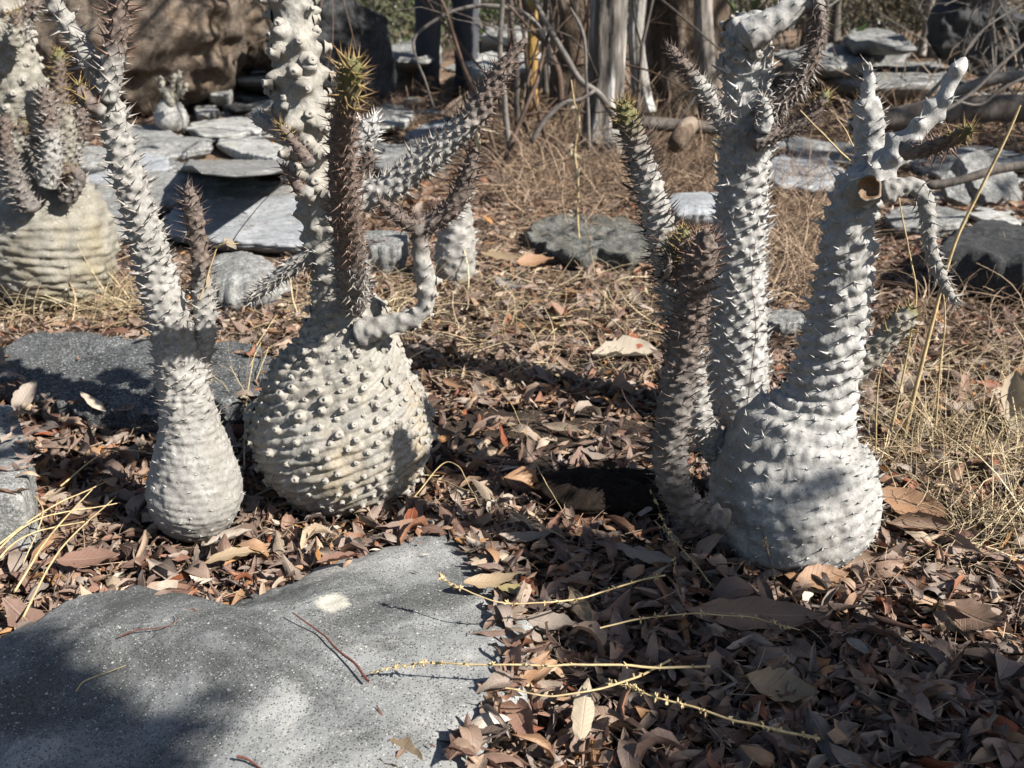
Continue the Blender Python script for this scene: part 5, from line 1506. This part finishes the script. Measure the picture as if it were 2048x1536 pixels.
def scatter(n, y0, y1, r, clear=0.0, power=1.0):
    y = y0 + (y1 - y0) * r.random(n) ** power
    x = (r.random(n) * 2 - 1) * (.60 * y + .50)
    ok = ~blocked(x, y, r, clear)
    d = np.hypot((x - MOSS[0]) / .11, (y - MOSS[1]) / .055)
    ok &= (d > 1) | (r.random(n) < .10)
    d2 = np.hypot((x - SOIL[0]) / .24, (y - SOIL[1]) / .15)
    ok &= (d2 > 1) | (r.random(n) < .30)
    return x[ok], y[ok]


def litter(name, kinds, x, y, size, r, height, tilt=.5, label='leaf litter of dry brown and grey leaves', mat='leaf_attr', zoff=0.0):
    n = len(x)
    zoff = np.broadcast_to(zoff, (n,))
    z = gz(x, y) + zoff + height * r.random(n) ** 1.3
    R = rot_batch(r.uniform(0, 6.28, n), r.normal(0, tilt * .6, n), r.normal(0, tilt, n) + np.where(r.random(n) < .4, math.pi, 0))
    L = size * np.clip(r.lognormal(-.12, .38, n), .3, 1.9)
    rnd = r.random(n)
    k = r.integers(0, len(kinds), n)
    Vs, Qs, us, at, off = [], [], [], [], 0
    for i, (V_, Q, uv) in enumerate(kinds):
        m = np.where(k == i)[0]
        if not len(m): continue
        W = np.einsum('nij,vj->nvi', R[m] * L[m][:, None, None], V_) + np.stack([x[m], y[m], z[m]], -1)[:, None]
        g = gz(x[m], y[m]) + zoff[m]
        low = W[..., 2].min(1) - g
        W[..., 2] -= np.minimum(low, 0)[:, None] * .85
        nv = len(V_)
        Vs.append(W.reshape(-1, 3)); Qs.append((Q[None] + (np.arange(len(m)) * nv)[:, None, None]).reshape(-1, 4) + off)
        us.append(np.tile(uv, (len(m), 1))); at.append(np.repeat(rnd[m], nv)); off += len(m) * nv
    me = mesh_np(name, np.vstack(Vs), np.vstack(Qs), uv=np.vstack(us), attr={'rnd': np.concatenate(at)}, mat=M[mat])
    return tag(link(name, me, ground), label, kind='stuff')


r = np.random.default_rng(78)
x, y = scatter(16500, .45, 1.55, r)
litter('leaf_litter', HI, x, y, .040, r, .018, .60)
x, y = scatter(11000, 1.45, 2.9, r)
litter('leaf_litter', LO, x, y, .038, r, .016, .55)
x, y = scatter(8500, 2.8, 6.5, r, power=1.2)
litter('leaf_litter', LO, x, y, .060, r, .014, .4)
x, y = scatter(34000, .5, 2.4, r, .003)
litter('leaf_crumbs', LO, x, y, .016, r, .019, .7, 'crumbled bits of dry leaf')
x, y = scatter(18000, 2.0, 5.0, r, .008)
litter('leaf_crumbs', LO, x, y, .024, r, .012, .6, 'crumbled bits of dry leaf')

# bits lying on the rocks and over the rim of the front slab
rx, ry, rz_, ex, ey, ez = [], [], [], [], [], []
for i_, (poly, keep, W) in enumerate(SOLID):
    c0 = W.mean(0)
    Am = np.stack([W[:, 0] - c0[0], W[:, 1] - c0[1], np.ones(len(W))], 1)
    pl = np.linalg.lstsq(Am, W[:, 2], rcond=None)[0]
    m = 300 if i_ == 0 else 26
    q = r.random((m * 3, 2)) * (W[:, :2].max(0) - W[:, :2].min(0)) + W[:, :2].min(0)
    q = q[in_poly(q[:, 0], q[:, 1], W[:, :2])][:m]
    if i_ == 0: q = q[(q[:, 1] > .4)][::4]
    rx.append(q[:, 0]); ry.append(q[:, 1]); rz_.append((q[:, 0] - c0[0]) * pl[0] + (q[:, 1] - c0[1]) * pl[1] + pl[2] + (.010 if i_ == 0 else .003))
    if i_ < 3:                            # rim of the near slabs
        for a_, b_ in zip(W, np.roll(W, -1, 0)):
            L_ = np.linalg.norm(b_ - a_)
            for _ in range(int(L_ * (560 if i_ == 0 else 110))):
                p_ = a_ + (b_ - a_) * r.random() + np.array([*r.normal(0, .011, 2), 0])
                inside = in_poly(np.array([p_[0]]), np.array([p_[1]]), W[:, :2])[0]
                if p_[1] < .55: continue
                ex.append(p_[0]); ey.append(p_[1])
                zt = (p_[0] - c0[0]) * pl[0] + (p_[1] - c0[1]) * pl[1] + pl[2]
                ez.append(zt + .001 if inside else min(zt, float(gz(p_[0], p_[1])) + .016))
rx, ry, rz_ = np.concatenate(rx), np.concatenate(ry), np.concatenate(rz_)
litter('leaf_crumbs', LO, rx, ry, .013, r, .002, .3, 'bits of leaf lying on the rocks', zoff=rz_ - gz(rx, ry))
ex, ey, ez = np.array(ex), np.array(ey), np.array(ez)
litter('leaf_litter', HI, ex, ey, .036, r, .006, .3, 'dry leaves lapping over the rims of the near slabs', zoff=ez - gz(ex, ey))

# the leaves that show largest, each by itself, parts of the ground they lie on
LEAF_ME = []
for i, (V_, Q, uv) in enumerate(HI[:18]):
    LEAF_ME.append(mesh_np('fallen_leaf', V_, Q, uv=uv, mat=M['leaf_obj']))
r = np.random.default_rng(79)
cnt = 0
while cnt < 280:
    u, v = r.uniform(-20, 2068), 1560 - 700 * r.random() ** 1.5
    p = G(u, v)
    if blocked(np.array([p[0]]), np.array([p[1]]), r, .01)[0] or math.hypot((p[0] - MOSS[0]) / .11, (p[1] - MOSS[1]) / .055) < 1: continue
    o = link('fallen_leaf', LEAF_ME[r.integers(len(LEAF_ME))], ground)
    o.location = (p[0], p[1], float(gz(p[0], p[1])) + r.uniform(.012, .024))
    o.rotation_euler = (r.normal(0, .4) + (math.pi if r.random() < .35 else 0), r.normal(0, .25), r.uniform(0, 6.28))
    L = r.uniform(.026, .050); o.scale = (L, L * r.uniform(.8, 1.15), L)
    cnt += 1


def big_leaf(label, u, v, length, width, mat, yaw, pitch=0.0, roll=0.0, curl=.5, seed=0, dz=.02, nx=13, ny=7, gpt=None, name='dry_leaf'):
    rr = np.random.default_rng(seed)
    V_, Q, uv = leaf_shape(rr, nx, ny, width, curl)
    me = mesh_np(name, V_ * length, Q, uv=uv, mat=M[mat])
    p = np.array(gpt) if gpt is not None else np.array(G(u, v)) + [0, 0, dz]
    o = link(name, me, None, tuple(p))
    o.rotation_euler = (roll, pitch, yaw)
    return tag(o, label, 'leaf')


R_ = math.radians
M['leaf_white'] = mat_leaf('whitish_dry_leaf', (0.50, 0.455, 0.36))
big_leaf('big pale leathery leaf lying flat between the ribbed plant and the dark arms', 1250, 726, .135, .44, 'leaf_white', R_(6), 0, .2, .15, 1, .022)
big_leaf('large orange brown curled leaf at the right foot of the big white plant', 1815, 1050, .095, .46, 'leaf_orange', R_(-28), .1, .5, .5, 2, .032)
big_leaf('wide orange brown leaf below the large curled one, right of the big white plant', 1840, 1085, .080, .50, 'leaf_brown', R_(-8), 0, .6, .2, 3, .026)
big_leaf('orange leaf with eaten edges right under the big white plant', 1640, 1190, .065, .50, 'leaf_orange', R_(12), 0, .5, .5, 4, .024)
big_leaf('long dark brown leaf lying in the shade of the lower right', 1505, 1272, .145, .26, 'leaf_brown', R_(-4), 0, .6, .3, 5, .028)
big_leaf('tan cupped leaf with a raised rim, low right of centre', 1565, 1420, .075, .55, 'leaf_tan', R_(-15), .1, .3, 1.6, 6, .026)
big_leaf('curled brown leaf at the lower right with orange inside', 1940, 1280, .070, .55, 'leaf_brown', R_(-50), 0, .5, 1.2, 7, .03)
big_leaf('torn tan leaf on the bare slab at the bottom edge', 800, 1520, .052, .60, 'leaf_tan', R_(-30), 0, .1, .2, 8, 0, gpt=Pz(798, 1520, 0.036) + np.array([0, 0, .002]))
big_leaf('glossy russet leaf on the upper rim of the front slab', 678, 1115, .052, .40, 'leaf_red', R_(22), 0, -.25, .3, 9, 0, gpt=Pz(678, 1115, 0.040))
big_leaf('curled tan leaf with ribs on the right part of the front slab', 985, 1158, .062, .30, 'leaf_tan', R_(14), 0, .5, 1.0, 10, 0, gpt=Pz(985, 1158, 0.044))
big_leaf('yellow green leaf on the front slab under the curled tan leaf', 1032, 1178, .040, .34, 'leaf_yellow', R_(-12), 0, .2, .3, 11, 0, gpt=Pz(1032, 1178, 0.038))
big_leaf('long ribbed tan leaf lying under the slim left bottle plant', 475, 1148, .070, .24, 'leaf_tan', R_(24), 0, .3, -.7, 12, .026)
big_leaf('pale grey tattered leaf right below the slim left bottle plant', 460, 1118, .062, .34, 'leaf_grey', R_(40), 0, .2, .3, 13, .03)
big_leaf('small red brown folded leaf on the upper rim of the front slab', 385, 1232, .036, .34, 'leaf_red', R_(-14), 0, .5, .3, 14, 0, gpt=Pz(385, 1230, 0.038))
big_leaf('brown pinkish leaf at the left bottom, crossed by dry straws', 185, 1160, .070, .42, 'leaf_red', R_(10), 0, .3, .4, 15, .03)
big_leaf('grey brown leaf propped against the rock at the left edge', 62, 850, .062, .50, 'leaf_grey', R_(70), -.6, .5, .4, 16, .05)
big_leaf('orange leaf lit bright in the shadow right of the ribbed plant', 912, 800, .060, .36, 'leaf_orange', R_(-40), 0, .6, .4, 17, .03)
big_leaf('tan brown long leaf with dark folds near the short white column', 1005, 535, .120, .24, 'leaf_tan', R_(-22), 0, .5, .3, 18, .03)
big_leaf('orange tan broad leaf right of the long folded one, mid distance', 1070, 545, .095, .50, 'leaf_orange', R_(20), 0, .4, .4, 19, .03)
big_leaf('pale tan leaf standing in the gap below the white column', 1440, 860, .085, .34, 'leaf_orange', R_(-60), -.9, .6, .6, 20, .05)
big_leaf('pale tan leaf behind the shoulder of the big white plant', 1510, 810, .090, .34, 'leaf_pale', R_(40), -.5, .6, .4, 21, .05)
big_leaf('upright pale husk like leaf at the right edge in the straw', 2012, 880, .105, .55, 'leaf_pale', R_(75), -1.25, .3, .5, 22, .06)
big_leaf('brown rusty leaf in the lower left of the leaf heap beside the slab', 1105, 1300, .055, .48, 'leaf_grey', R_(-12), 0, .3, .6, 23, .034)
big_leaf('golden brown narrow leaf on the rim of the front slab, low', 1060, 1410, .070, .24, 'leaf_orange', R_(55), 0, .6, .8, 24, .04)
big_leaf('reddish veined leaf at the bottom edge beside the slab corner', 1040, 1500, .055, .50, 'leaf_red', R_(-65), .1, .2, .3, 25, .035)
big_leaf('whitish tattered leaf at the bottom edge right of centre', 1165, 1490, .062, .32, 'leaf_pale', R_(80), -.3, .3, .3, 26, .04)
big_leaf('thin ribbed grey leaf curling in the shade, right of the front slab', 1060, 1105, .075, .18, 'leaf_grey', R_(5), 0, .5, 1.3, 27, .025)
big_leaf('long ribbed grey leaf in the deep shade below the low dark arm', 1280, 1150, .085, .24, 'leaf_grey', R_(-30), 0, .3, .5, 28, .03)
big_leaf('long dull grey leaf over the shaded leaves at centre right', 1160, 1270, .075, .24, 'leaf_tan', R_(-75), 0, .4, .4, 29, .035)
big_leaf('curled dry leaf caught on the spines of the dark arm, below its golden side tip', 1340, 535, .045, .22, 'leaf_grey', R_(-70), -1.1, .4, 1.6, 30, 0, gpt=V(1338, 530, .985))
big_leaf('pale dried pod hanging under the long spiny arm of the ribbed plant', 958, 300, .032, .24, 'leaf_pale', R_(80), 1.2, .4, .8, 31, 0, gpt=V(956, 285, 1.09))
big_leaf('second dried pod sticking out sideways from the long spiny arm', 975, 262, .028, .26, 'leaf_pale', R_(-15), .3, .4, .8, 32, 0, gpt=V(980, 262, 1.09))
# broken round seed shell left of the slim plant
g = np.array(G(122, 858))
th = np.arange(28) / 28 * 2 * math.pi; ph = np.linspace(-1.35, .75, 12)
sh = (1 + .05 * noise(np.stack(np.broadcast_arrays(np.cos(th)[None] * 2, np.sin(th)[None] * 2, ph[:, None] * 2), -1), 3))
top = np.where(np.arange(12)[:, None] == 11, .25 * np.sin(th * 3)[None], 0)
P = np.stack([np.cos(ph)[:, None] * np.cos(th) * .024 * sh, np.cos(ph)[:, None] * np.sin(th) * .022 * sh, (np.sin(ph)[:, None] + top * .3) * .020 * sh], -1)
P2 = P * .9
V_ = np.vstack([P.reshape(-1, 3), P2.reshape(-1, 3)])
Q = np.vstack([grid_quads(12, 28), grid_quads(12, 28)[:, ::-1] + 336])
j = np.arange(28); Q = np.vstack([Q, np.stack([11 * 28 + j, 11 * 28 + (j + 1) % 28, 336 + 11 * 28 + (j + 1) % 28, 336 + 11 * 28 + j], 1)])
o = link('seed_shell', mesh_np('seed_shell', V_, Q, mat=M['rock_tan']), None, tuple(g + [0, 0, .026]))
o.rotation_euler = (.5, .4, 0)
tag(o, 'round broken brown seed shell among leaves left of the slim plant', 'seed shell')

# dark mossy soil mound
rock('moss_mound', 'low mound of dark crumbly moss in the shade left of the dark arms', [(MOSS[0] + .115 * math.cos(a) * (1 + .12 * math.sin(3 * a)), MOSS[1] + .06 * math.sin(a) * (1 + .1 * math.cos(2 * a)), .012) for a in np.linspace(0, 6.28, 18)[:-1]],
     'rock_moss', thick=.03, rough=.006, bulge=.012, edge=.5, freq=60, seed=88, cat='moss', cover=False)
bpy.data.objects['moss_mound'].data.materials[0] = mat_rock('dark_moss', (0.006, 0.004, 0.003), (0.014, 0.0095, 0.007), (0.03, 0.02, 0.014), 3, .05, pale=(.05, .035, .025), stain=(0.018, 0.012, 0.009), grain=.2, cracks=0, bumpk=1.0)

# ------------------------------------------------------------------ straws, twigs, dry grass
def strand_mesh(name, paths, rad, mat, r, base=np.zeros(3), sides=3):
    k = paths.shape[1]
    taper = np.linspace(1, .45, k)[None] * rad[:, None]
    V_, Q = tubes(paths, taper, sides)
    return mesh_np(name, V_ - base, Q, attr={'rnd': np.repeat(r.random(len(paths)), k * sides)}, mat=M[mat])


def blades(x, y, L, r, up=.35, k=5, bend=.4, z0=.01):
    n = len(x)
    d = r.normal(0, 1, (n, 3)); d[:, 2] = np.abs(r.normal(0, up, n)) + .03
    d /= np.linalg.norm(d, axis=1)[:, None]
    P = [np.stack([x, y, gz(x, y) + z0 * r.random(n)], 1)]
    c = r.normal(0, bend, (n, 3)); c[:, 2] = -np.abs(c[:, 2]) * .7
    st = (L * r.uniform(.4, 1.2, n) / (k - 1))[:, None]
    for i in range(k - 1):
        d = d + c / (k - 1) + r.normal(0, .08, (n, 3)); d /= np.linalg.norm(d, axis=1)[:, None]
        q = P[-1] + d * st
        q[:, 2] = np.maximum(q[:, 2], gz(q[:, 0], q[:, 1]) + .004)
        P.append(q)
    return np.stack(P, 1)


def patch(n, u0, v0, u1, v1, r):
    """World points spread over the ground between two photo pixels (corners of a patch)."""
    a, b, c, d = G(u0, v0), G(u1, v0), G(u0, v1), G(u1, v1)
    s, t = r.random(n)[:, None], r.random(n)[:, None]
    p = (np.array(a) * (1 - s) + np.array(b) * s) * (1 - t) + (np.array(c) * (1 - s) + np.array(d) * s) * t
    return p[:, 0], p[:, 1]


r = np.random.default_rng(80)
# fine debris of thin twigs everywhere
x, y = scatter(12000, .5, 2.6, r, .01)
tag(link('twig_debris', strand_mesh('twig_debris', blades(x, y, .055, r, .12, 4, .5, .022), np.full(len(x), .0006) * r.uniform(.6, 1.8, len(x)), 'twig_attr', r), ground), 'thin broken twigs scattered through the litter', kind='stuff')
x, y = scatter(5000, 2.2, 6.5, r, .02)
tag(link('twig_debris', strand_mesh('twig_debris', blades(x, y, .11, r, .25, 4, .6, .03), np.full(len(x), .0011) * r.uniform(.6, 1.8, len(x)), 'twig_attr', r), ground), 'thin broken twigs scattered through the litter', kind='stuff')
# tangles of dry grass
for lab, areas, L, rad, up, mat in [
    ('loose tangle of dead twigs under the bare boughs at right', [(420, 1680, 330, 2080, 190)], .42, .0032, .5, 'twig_attr'),
    ('loose tangle of dead twigs around the tree feet in the middle', [(260, 960, 300, 1320, 190)], .36, .0026, .8, 'twig_attr'),
    ('red brown tangle of dry wiry grass below the trees', [(3200, 990, 425, 1330, 240), (1800, 1240, 420, 1460, 270)], .22, .0012, .8, 'twig_attr'),
    ('tan tangle of dry grass right of the white column', [(2200, 1500, 620, 1680, 370), (1200, 1540, 250, 1780, 180)], .18, .0011, .7, 'twig_attr'),
    ('straw coloured dry grass spilling over the right side', [(560, 1740, 1060, 2080, 740), (320, 1780, 960, 2080, 860), (200, 1880, 1140, 2080, 1040)], .12, .0007, .9, 'straw_attr'),
    ('thin grey dry grass before the dark rounded boulder', [(300, 1840, 720, 2080, 560)], .13, .0008, .8, 'twig_attr'),
    ('dry thin grass at the foot of the broad yellowish plant', [(260, -20, 660, 300, 600), (120, 140, 640, 290, 600)], .14, .0009, .9, 'straw_attr'),
    ('matted dry grass creeping over the low lichened rock', [(420, 1030, 520, 1320, 425)], .12, .0009, .5, 'twig_attr'),
    ('sparse straw among the leaves in the middle', [(500, 760, 780, 1320, 560), (260, 560, 660, 800, 580), (160, 420, 860, 560, 740)], .13, .0008, .4, 'straw_attr'),
    ('wiry dry growth among the far rocks at right', [(2000, 1540, 300, 2060, 170)], .24, .0016, .7, 'twig_attr'),
    ('wiry dry growth among the far rocks at middle', [(1200, 730, 290, 1120, 170)], .20, .0014, .6, 'twig_attr'),
]:
    X, Y = [], []
    for (n, u0, v0, u1, v1) in areas:
        x, y = patch(n, u0, v0, u1, v1, r); X.append(x); Y.append(y)
    X, Y = np.concatenate(X), np.concatenate(Y)
    tag(link('dry_grass', strand_mesh('dry_grass', blades(X, Y, L, r, up, 6, .9, .02), np.full(len(X), rad) * np.clip(r.lognormal(-.1, .45, len(X)), .4, 2.6), mat, r)), lab, 'dry grass', kind='stuff')


def stalk(label, pts, y, w, mat='straw', seeds=0, seed=0, leaves=0, name='grass_stalk', cat='stalk', gpts=None):
    """A single stem; pts in photo pixels on the upright plane y, or gpts in world space."""
    rr = np.random.default_rng(seed)
    P = np.array(gpts if gpts is not None else [V(p[0], p[1], p[2] if len(p) > 2 else y) for p in pts], float)
    R, s = catmull(P, 40)
    R[:, :3] += fbm(R[:, :3] * 30, seed, 2) [:, None] * .0012
    base = P[0].copy()
    V_, Q = tubes(R[None, :, :3], np.linspace(w, w * .5, 40)[None], 6)
    root = tag(link(name, mesh_np(name, V_ - base, Q, mat=M[mat]), None, tuple(base)), label, cat)
    if seeds:
        pp = []
        for _ in range(seeds):
            i = int(np.clip(rr.choice([rr.uniform(.0, 1), rr.beta(4, 1)]) * 39, 1, 39))
            a = R[i]
            for q in range(rr.integers(2, 5)):
                d = rr.normal(0, 1, 3); d /= np.linalg.norm(d)
                L = rr.uniform(.0025, .0055)
                pp.append(np.stack([a, a + d * L * .5 + rr.normal(0, .0005, 3), a + d * L]))
        pp = np.array(pp)
        V_, Q = tubes(pp, np.tile([.0005, .0010, .0002], (len(pp), 1)), 4)
        tag(link('seed_husk', mesh_np('seed_husk', V_ - base, Q, mat=M['straw']), root), kind='stuff')
    for q in range(leaves):
        i = rr.integers(6, 38)
        L_, Q_, uv = leaf_shape(rr, 6, 3, .3, rr.normal(0, 1.5))
        o = link('stalk_leaf', mesh_np('stalk_leaf', L_ * rr.uniform(.02, .04) * (y / 1.5 if y else 1), Q_, uv=uv, mat=M['leaf_pale']), root, tuple(R[i] - base))
        o.rotation_euler = tuple(rr.uniform(-1.5, 1.5, 3))
    return root


def onz(px, zs):
    return [Pz(u, v, z + .002) for (u, v), z in zip(px, zs)]


stalk('long straight straw stalk lying from the slab to the leaf heap', None, None, .0013, 'straw', 26, 1, gpts=onz([(1420, 1332), (1300, 1333), (1180, 1331), (1060, 1329), (940, 1328), (840, 1329), (780, 1335), (742, 1345)], [.05, .056, .060, .062, .060, .056, .052, .048]))
stalk('bowed straw stalk with a drooping seed head over the slab rim', None, None, .0011, 'straw', 24, 2, gpts=onz([(1330, 1150), (1240, 1172), (1160, 1196), (1080, 1208), (1000, 1202), (940, 1186), (890, 1165), (874, 1145)], [.04, .05, .06, .066, .072, .078, .084, .09]))
stalk('short straw across the leaves at the slab corner', None, None, .0012, 'straw', 4, 3, gpts=onz([(1340, 1320), (1280, 1350), (1220, 1374), (1140, 1388), (1060, 1387), (1008, 1380)], [.045, .05, .055, .06, .062, .064]))
stalk('seedy brown stalk slanting down before the big white plant', [(1560, 1392, .80), (1500, 1290, .86), (1450, 1210, .90), (1400, 1140, .93), (1350, 1080, .96), (1310, 1040, .985)], None, .0013, 'straw', 34, 4)
stalk('seedy straw stalk lying over the leaves at lower right', None, None, .0013, 'straw', 46, 5, gpts=onz([(1640, 1475), (1560, 1462), (1480, 1445), (1400, 1420), (1320, 1395), (1250, 1375), (1210, 1366)], [.045, .05, .052, .052, .052, .05, .048]))
stalk('thin straw crossing the shaded leaves below the white plant', None, None, .0009, 'straw', 18, 6, gpts=onz([(1200, 1256), (1300, 1235), (1400, 1226), (1500, 1236), (1600, 1260)], [.05, .055, .056, .052, .045]))
stalk('dark purplish seedy stalk rising by the belly of the white plant', [(1362, 1190, .86), (1340, 1080, .90), (1320, 1020, .92), (1300, 975, .94)], None, .0010, 'twig', 14, 7)
stalk('thin pale stalk in front of the white plant with husks', [(1560, 1215, .86), (1548, 1160, .875), (1536, 1110, .885), (1520, 1050, .9)], None, .0009, 'twig', 10, 8)
stalk('red brown twig lying on the front slab', None, None, .0014, 'twig_red', 0, 9, name='twig', cat='twig', gpts=onz([(737, 1362), (715, 1335), (680, 1300), (640, 1262), (584, 1226)], [.046, .048, .049, .049, .050]))
stalk('small dark twig at the bottom edge of the slab', None, None, .0012, 'twig_red', 0, 10, name='twig', cat='twig', gpts=onz([(475, 1512), (500, 1518), (540, 1545)], [.048, .048, .047]))
stalk('thin curved tendril on the left of the front slab', None, None, .0007, 'twig_red', 0, 11, name='twig', cat='twig', gpts=onz([(240, 1272), (280, 1258), (330, 1252), (356, 1238), (352, 1228)], [.045, .047, .047, .047, .045]))
stalk('curved tan tendril low on the left of the front slab', None, None, .0007, 'straw', 0, 12, name='twig', cat='twig', gpts=onz([(154, 1380), (170, 1360), (205, 1346), (250, 1332)], [.045, .047, .047, .047]))
# tall straws at the right
stalk('thick tall yellow straw leaning right, tallest at the right edge', [(1806, 880), (1826, 800), (1850, 700), (1876, 600), (1912, 480), (1960, 380), (2010, 280), (2040, 210)], 1.30, .0034, 'straw', 0, 20)
stalk('pale tall straw left of the thickest straw', [(1782, 860), (1800, 780), (1816, 700), (1832, 600), (1822, 520), (1802, 420), (1790, 340)], 1.28, .0016, 'straw', 0, 21, leaves=2)
stalk('thin straw bending right just beside the thickest straw', [(1870, 860), (1880, 740), (1890, 640), (1880, 560), (1858, 470), (1838, 390)], 1.27, .0014, 'straw', 0, 22, leaves=2)
stalk('thin reddish straw by the golden tip of the low arm', [(1752, 900), (1756, 780), (1770, 700), (1800, 600)], 1.2, .0012, 'straw', 0, 23)
stalk('broken straw pair standing before the pale slab, long piece', [(1720, 340), (1690, 310), (1650, 270), (1600, 220)], 1.12, .0013, 'straw', 0, 24)
stalk('broken straw pair standing before the pale slab, short piece', [(1722, 318), (1704, 290), (1690, 262), (1672, 236)], 1.13, .0011, 'straw', 0, 25)
stalk('pale dry stalk with shrivelled leaves before the dry tangle', [(1160, 500), (1155, 430), (1156, 360), (1150, 300), (1158, 240), (1148, 200), (1142, 160)], 2.35, .0030, 'straw', 0, 26, leaves=12)
stalk('thin straw with a leafy top right of the root flares', [(1430, 350), (1432, 290), (1446, 230), (1452, 200)], 2.6, .0022, 'straw', 0, 27, leaves=3)
stalk('fine dark grass stem leaning right before the bluish slab', [(454, 500), (480, 460), (520, 410), (560, 370), (595, 340)], 1.5, .0010, 'twig', 0, 28)
stalk('thin dry stem with husks between the two spiny stems at left', [(398, 600), (412, 560), (425, 520), (440, 490), (480, 485)], 1.02, .0012, 'straw', 0, 29, leaves=3)
stalk('wiry thin stem climbing the white column', [(1490, 850, 1.28), (1500, 760, 1.29), (1512, 660, 1.29), (1504, 560, 1.30), (1510, 480, 1.31)], None, .0008, 'twig', 0, 30)
for k, (p0, p1, p2) in enumerate([((-20, 1180), (90, 1120), (250, 1060)), ((-20, 1165), (110, 1098), (240, 1010)), ((40, 1240), (120, 1150), (215, 1010)), ((-20, 1210), (60, 1160), (180, 1100)), ((60, 1290), (140, 1180), (240, 1050)), ((20, 1000), (100, 1090), (60, 1190)), ((130, 1020), (220, 980), (300, 955))]):
    a, b, c = np.array(G(*p0)) + [0, 0, .035], np.array(G(*p1)) + [0, 0, .055], np.array(G(*p2)) + [0, 0, .04]
    tag(stalk(('pale straw at the left edge reaching the leaves below the slim plant', 'long pale straw of the left bundle, bent most steeply', 'pale straw starting lowest on the slab corner, pointing up right', 'short pale straw of the left bundle nearest the rock', 'straw rising from the front slab towards the slim plant', 'curved straw hanging down beside the left edge rock', 'straw touching the slim plant on its left side')[k], None, None, .0013, 'straw', 0, 40 + k, gpts=[a, b, c]), group='straws fallen at the lower left')
for k, (p0, p1, p2, h) in enumerate([((470, 840), (500, 780), (560, 700), .05), ((455, 860), (500, 800), (530, 760), .05), ((490, 960), (500, 880), (520, 800), .06), ((520, 930), (512, 850), (545, 770), .05), ((440, 840), (490, 800), (545, 790), .04)]):
    a, b, c = np.array(G(*p0)) + [0, 0, .015], np.array(G(*p1)) + [0, 0, h], np.array(G(*p2)) + [0, 0, h * 1.4]
    tag(stalk(('tan grass blade nearest the dark slab corner', 'tan grass blade with its foot furthest left, between two plants', 'upright tan blade hugging the ribbed plant, longest', 'tan blade bending behind the shoulder of the ribbed plant', 'low tan blade slanting over the dark slab edge')[k], None, None, .0012, 'straw', 0, 60 + k, gpts=[a, b, c], leaves=1), group='grass blades between the two plants')
for k, (p0, p1, p2) in enumerate([((860, 980), (960, 1060), (1130, 1120)), ((900, 760), (990, 820), (1080, 960)), ((830, 1020), (900, 990), (960, 1050)), ((640, 1010), (760, 1020), (880, 990)), ((1000, 860), (1040, 940), (1150, 1110))]):
    a, b, c = np.array(G(*p0)) + [0, 0, .02], np.array(G(*p1)) + [0, 0, .05], np.array(G(*p2)) + [0, 0, .03]
    tag(stalk(('fine straw arching from the ribbed plant to the shaded leaves', 'fine straw falling through the shadow right of the ribbed plant', 'short fine straw at the right foot of the ribbed plant', 'fine reddish straw lying along the foot of the ribbed plant', 'fine straw hanging into the deep shade between the plants')[k], None, None, .0009, 'straw', 0, 70 + k, gpts=[a, b, c]), group='fine straws right of the ribbed plant')
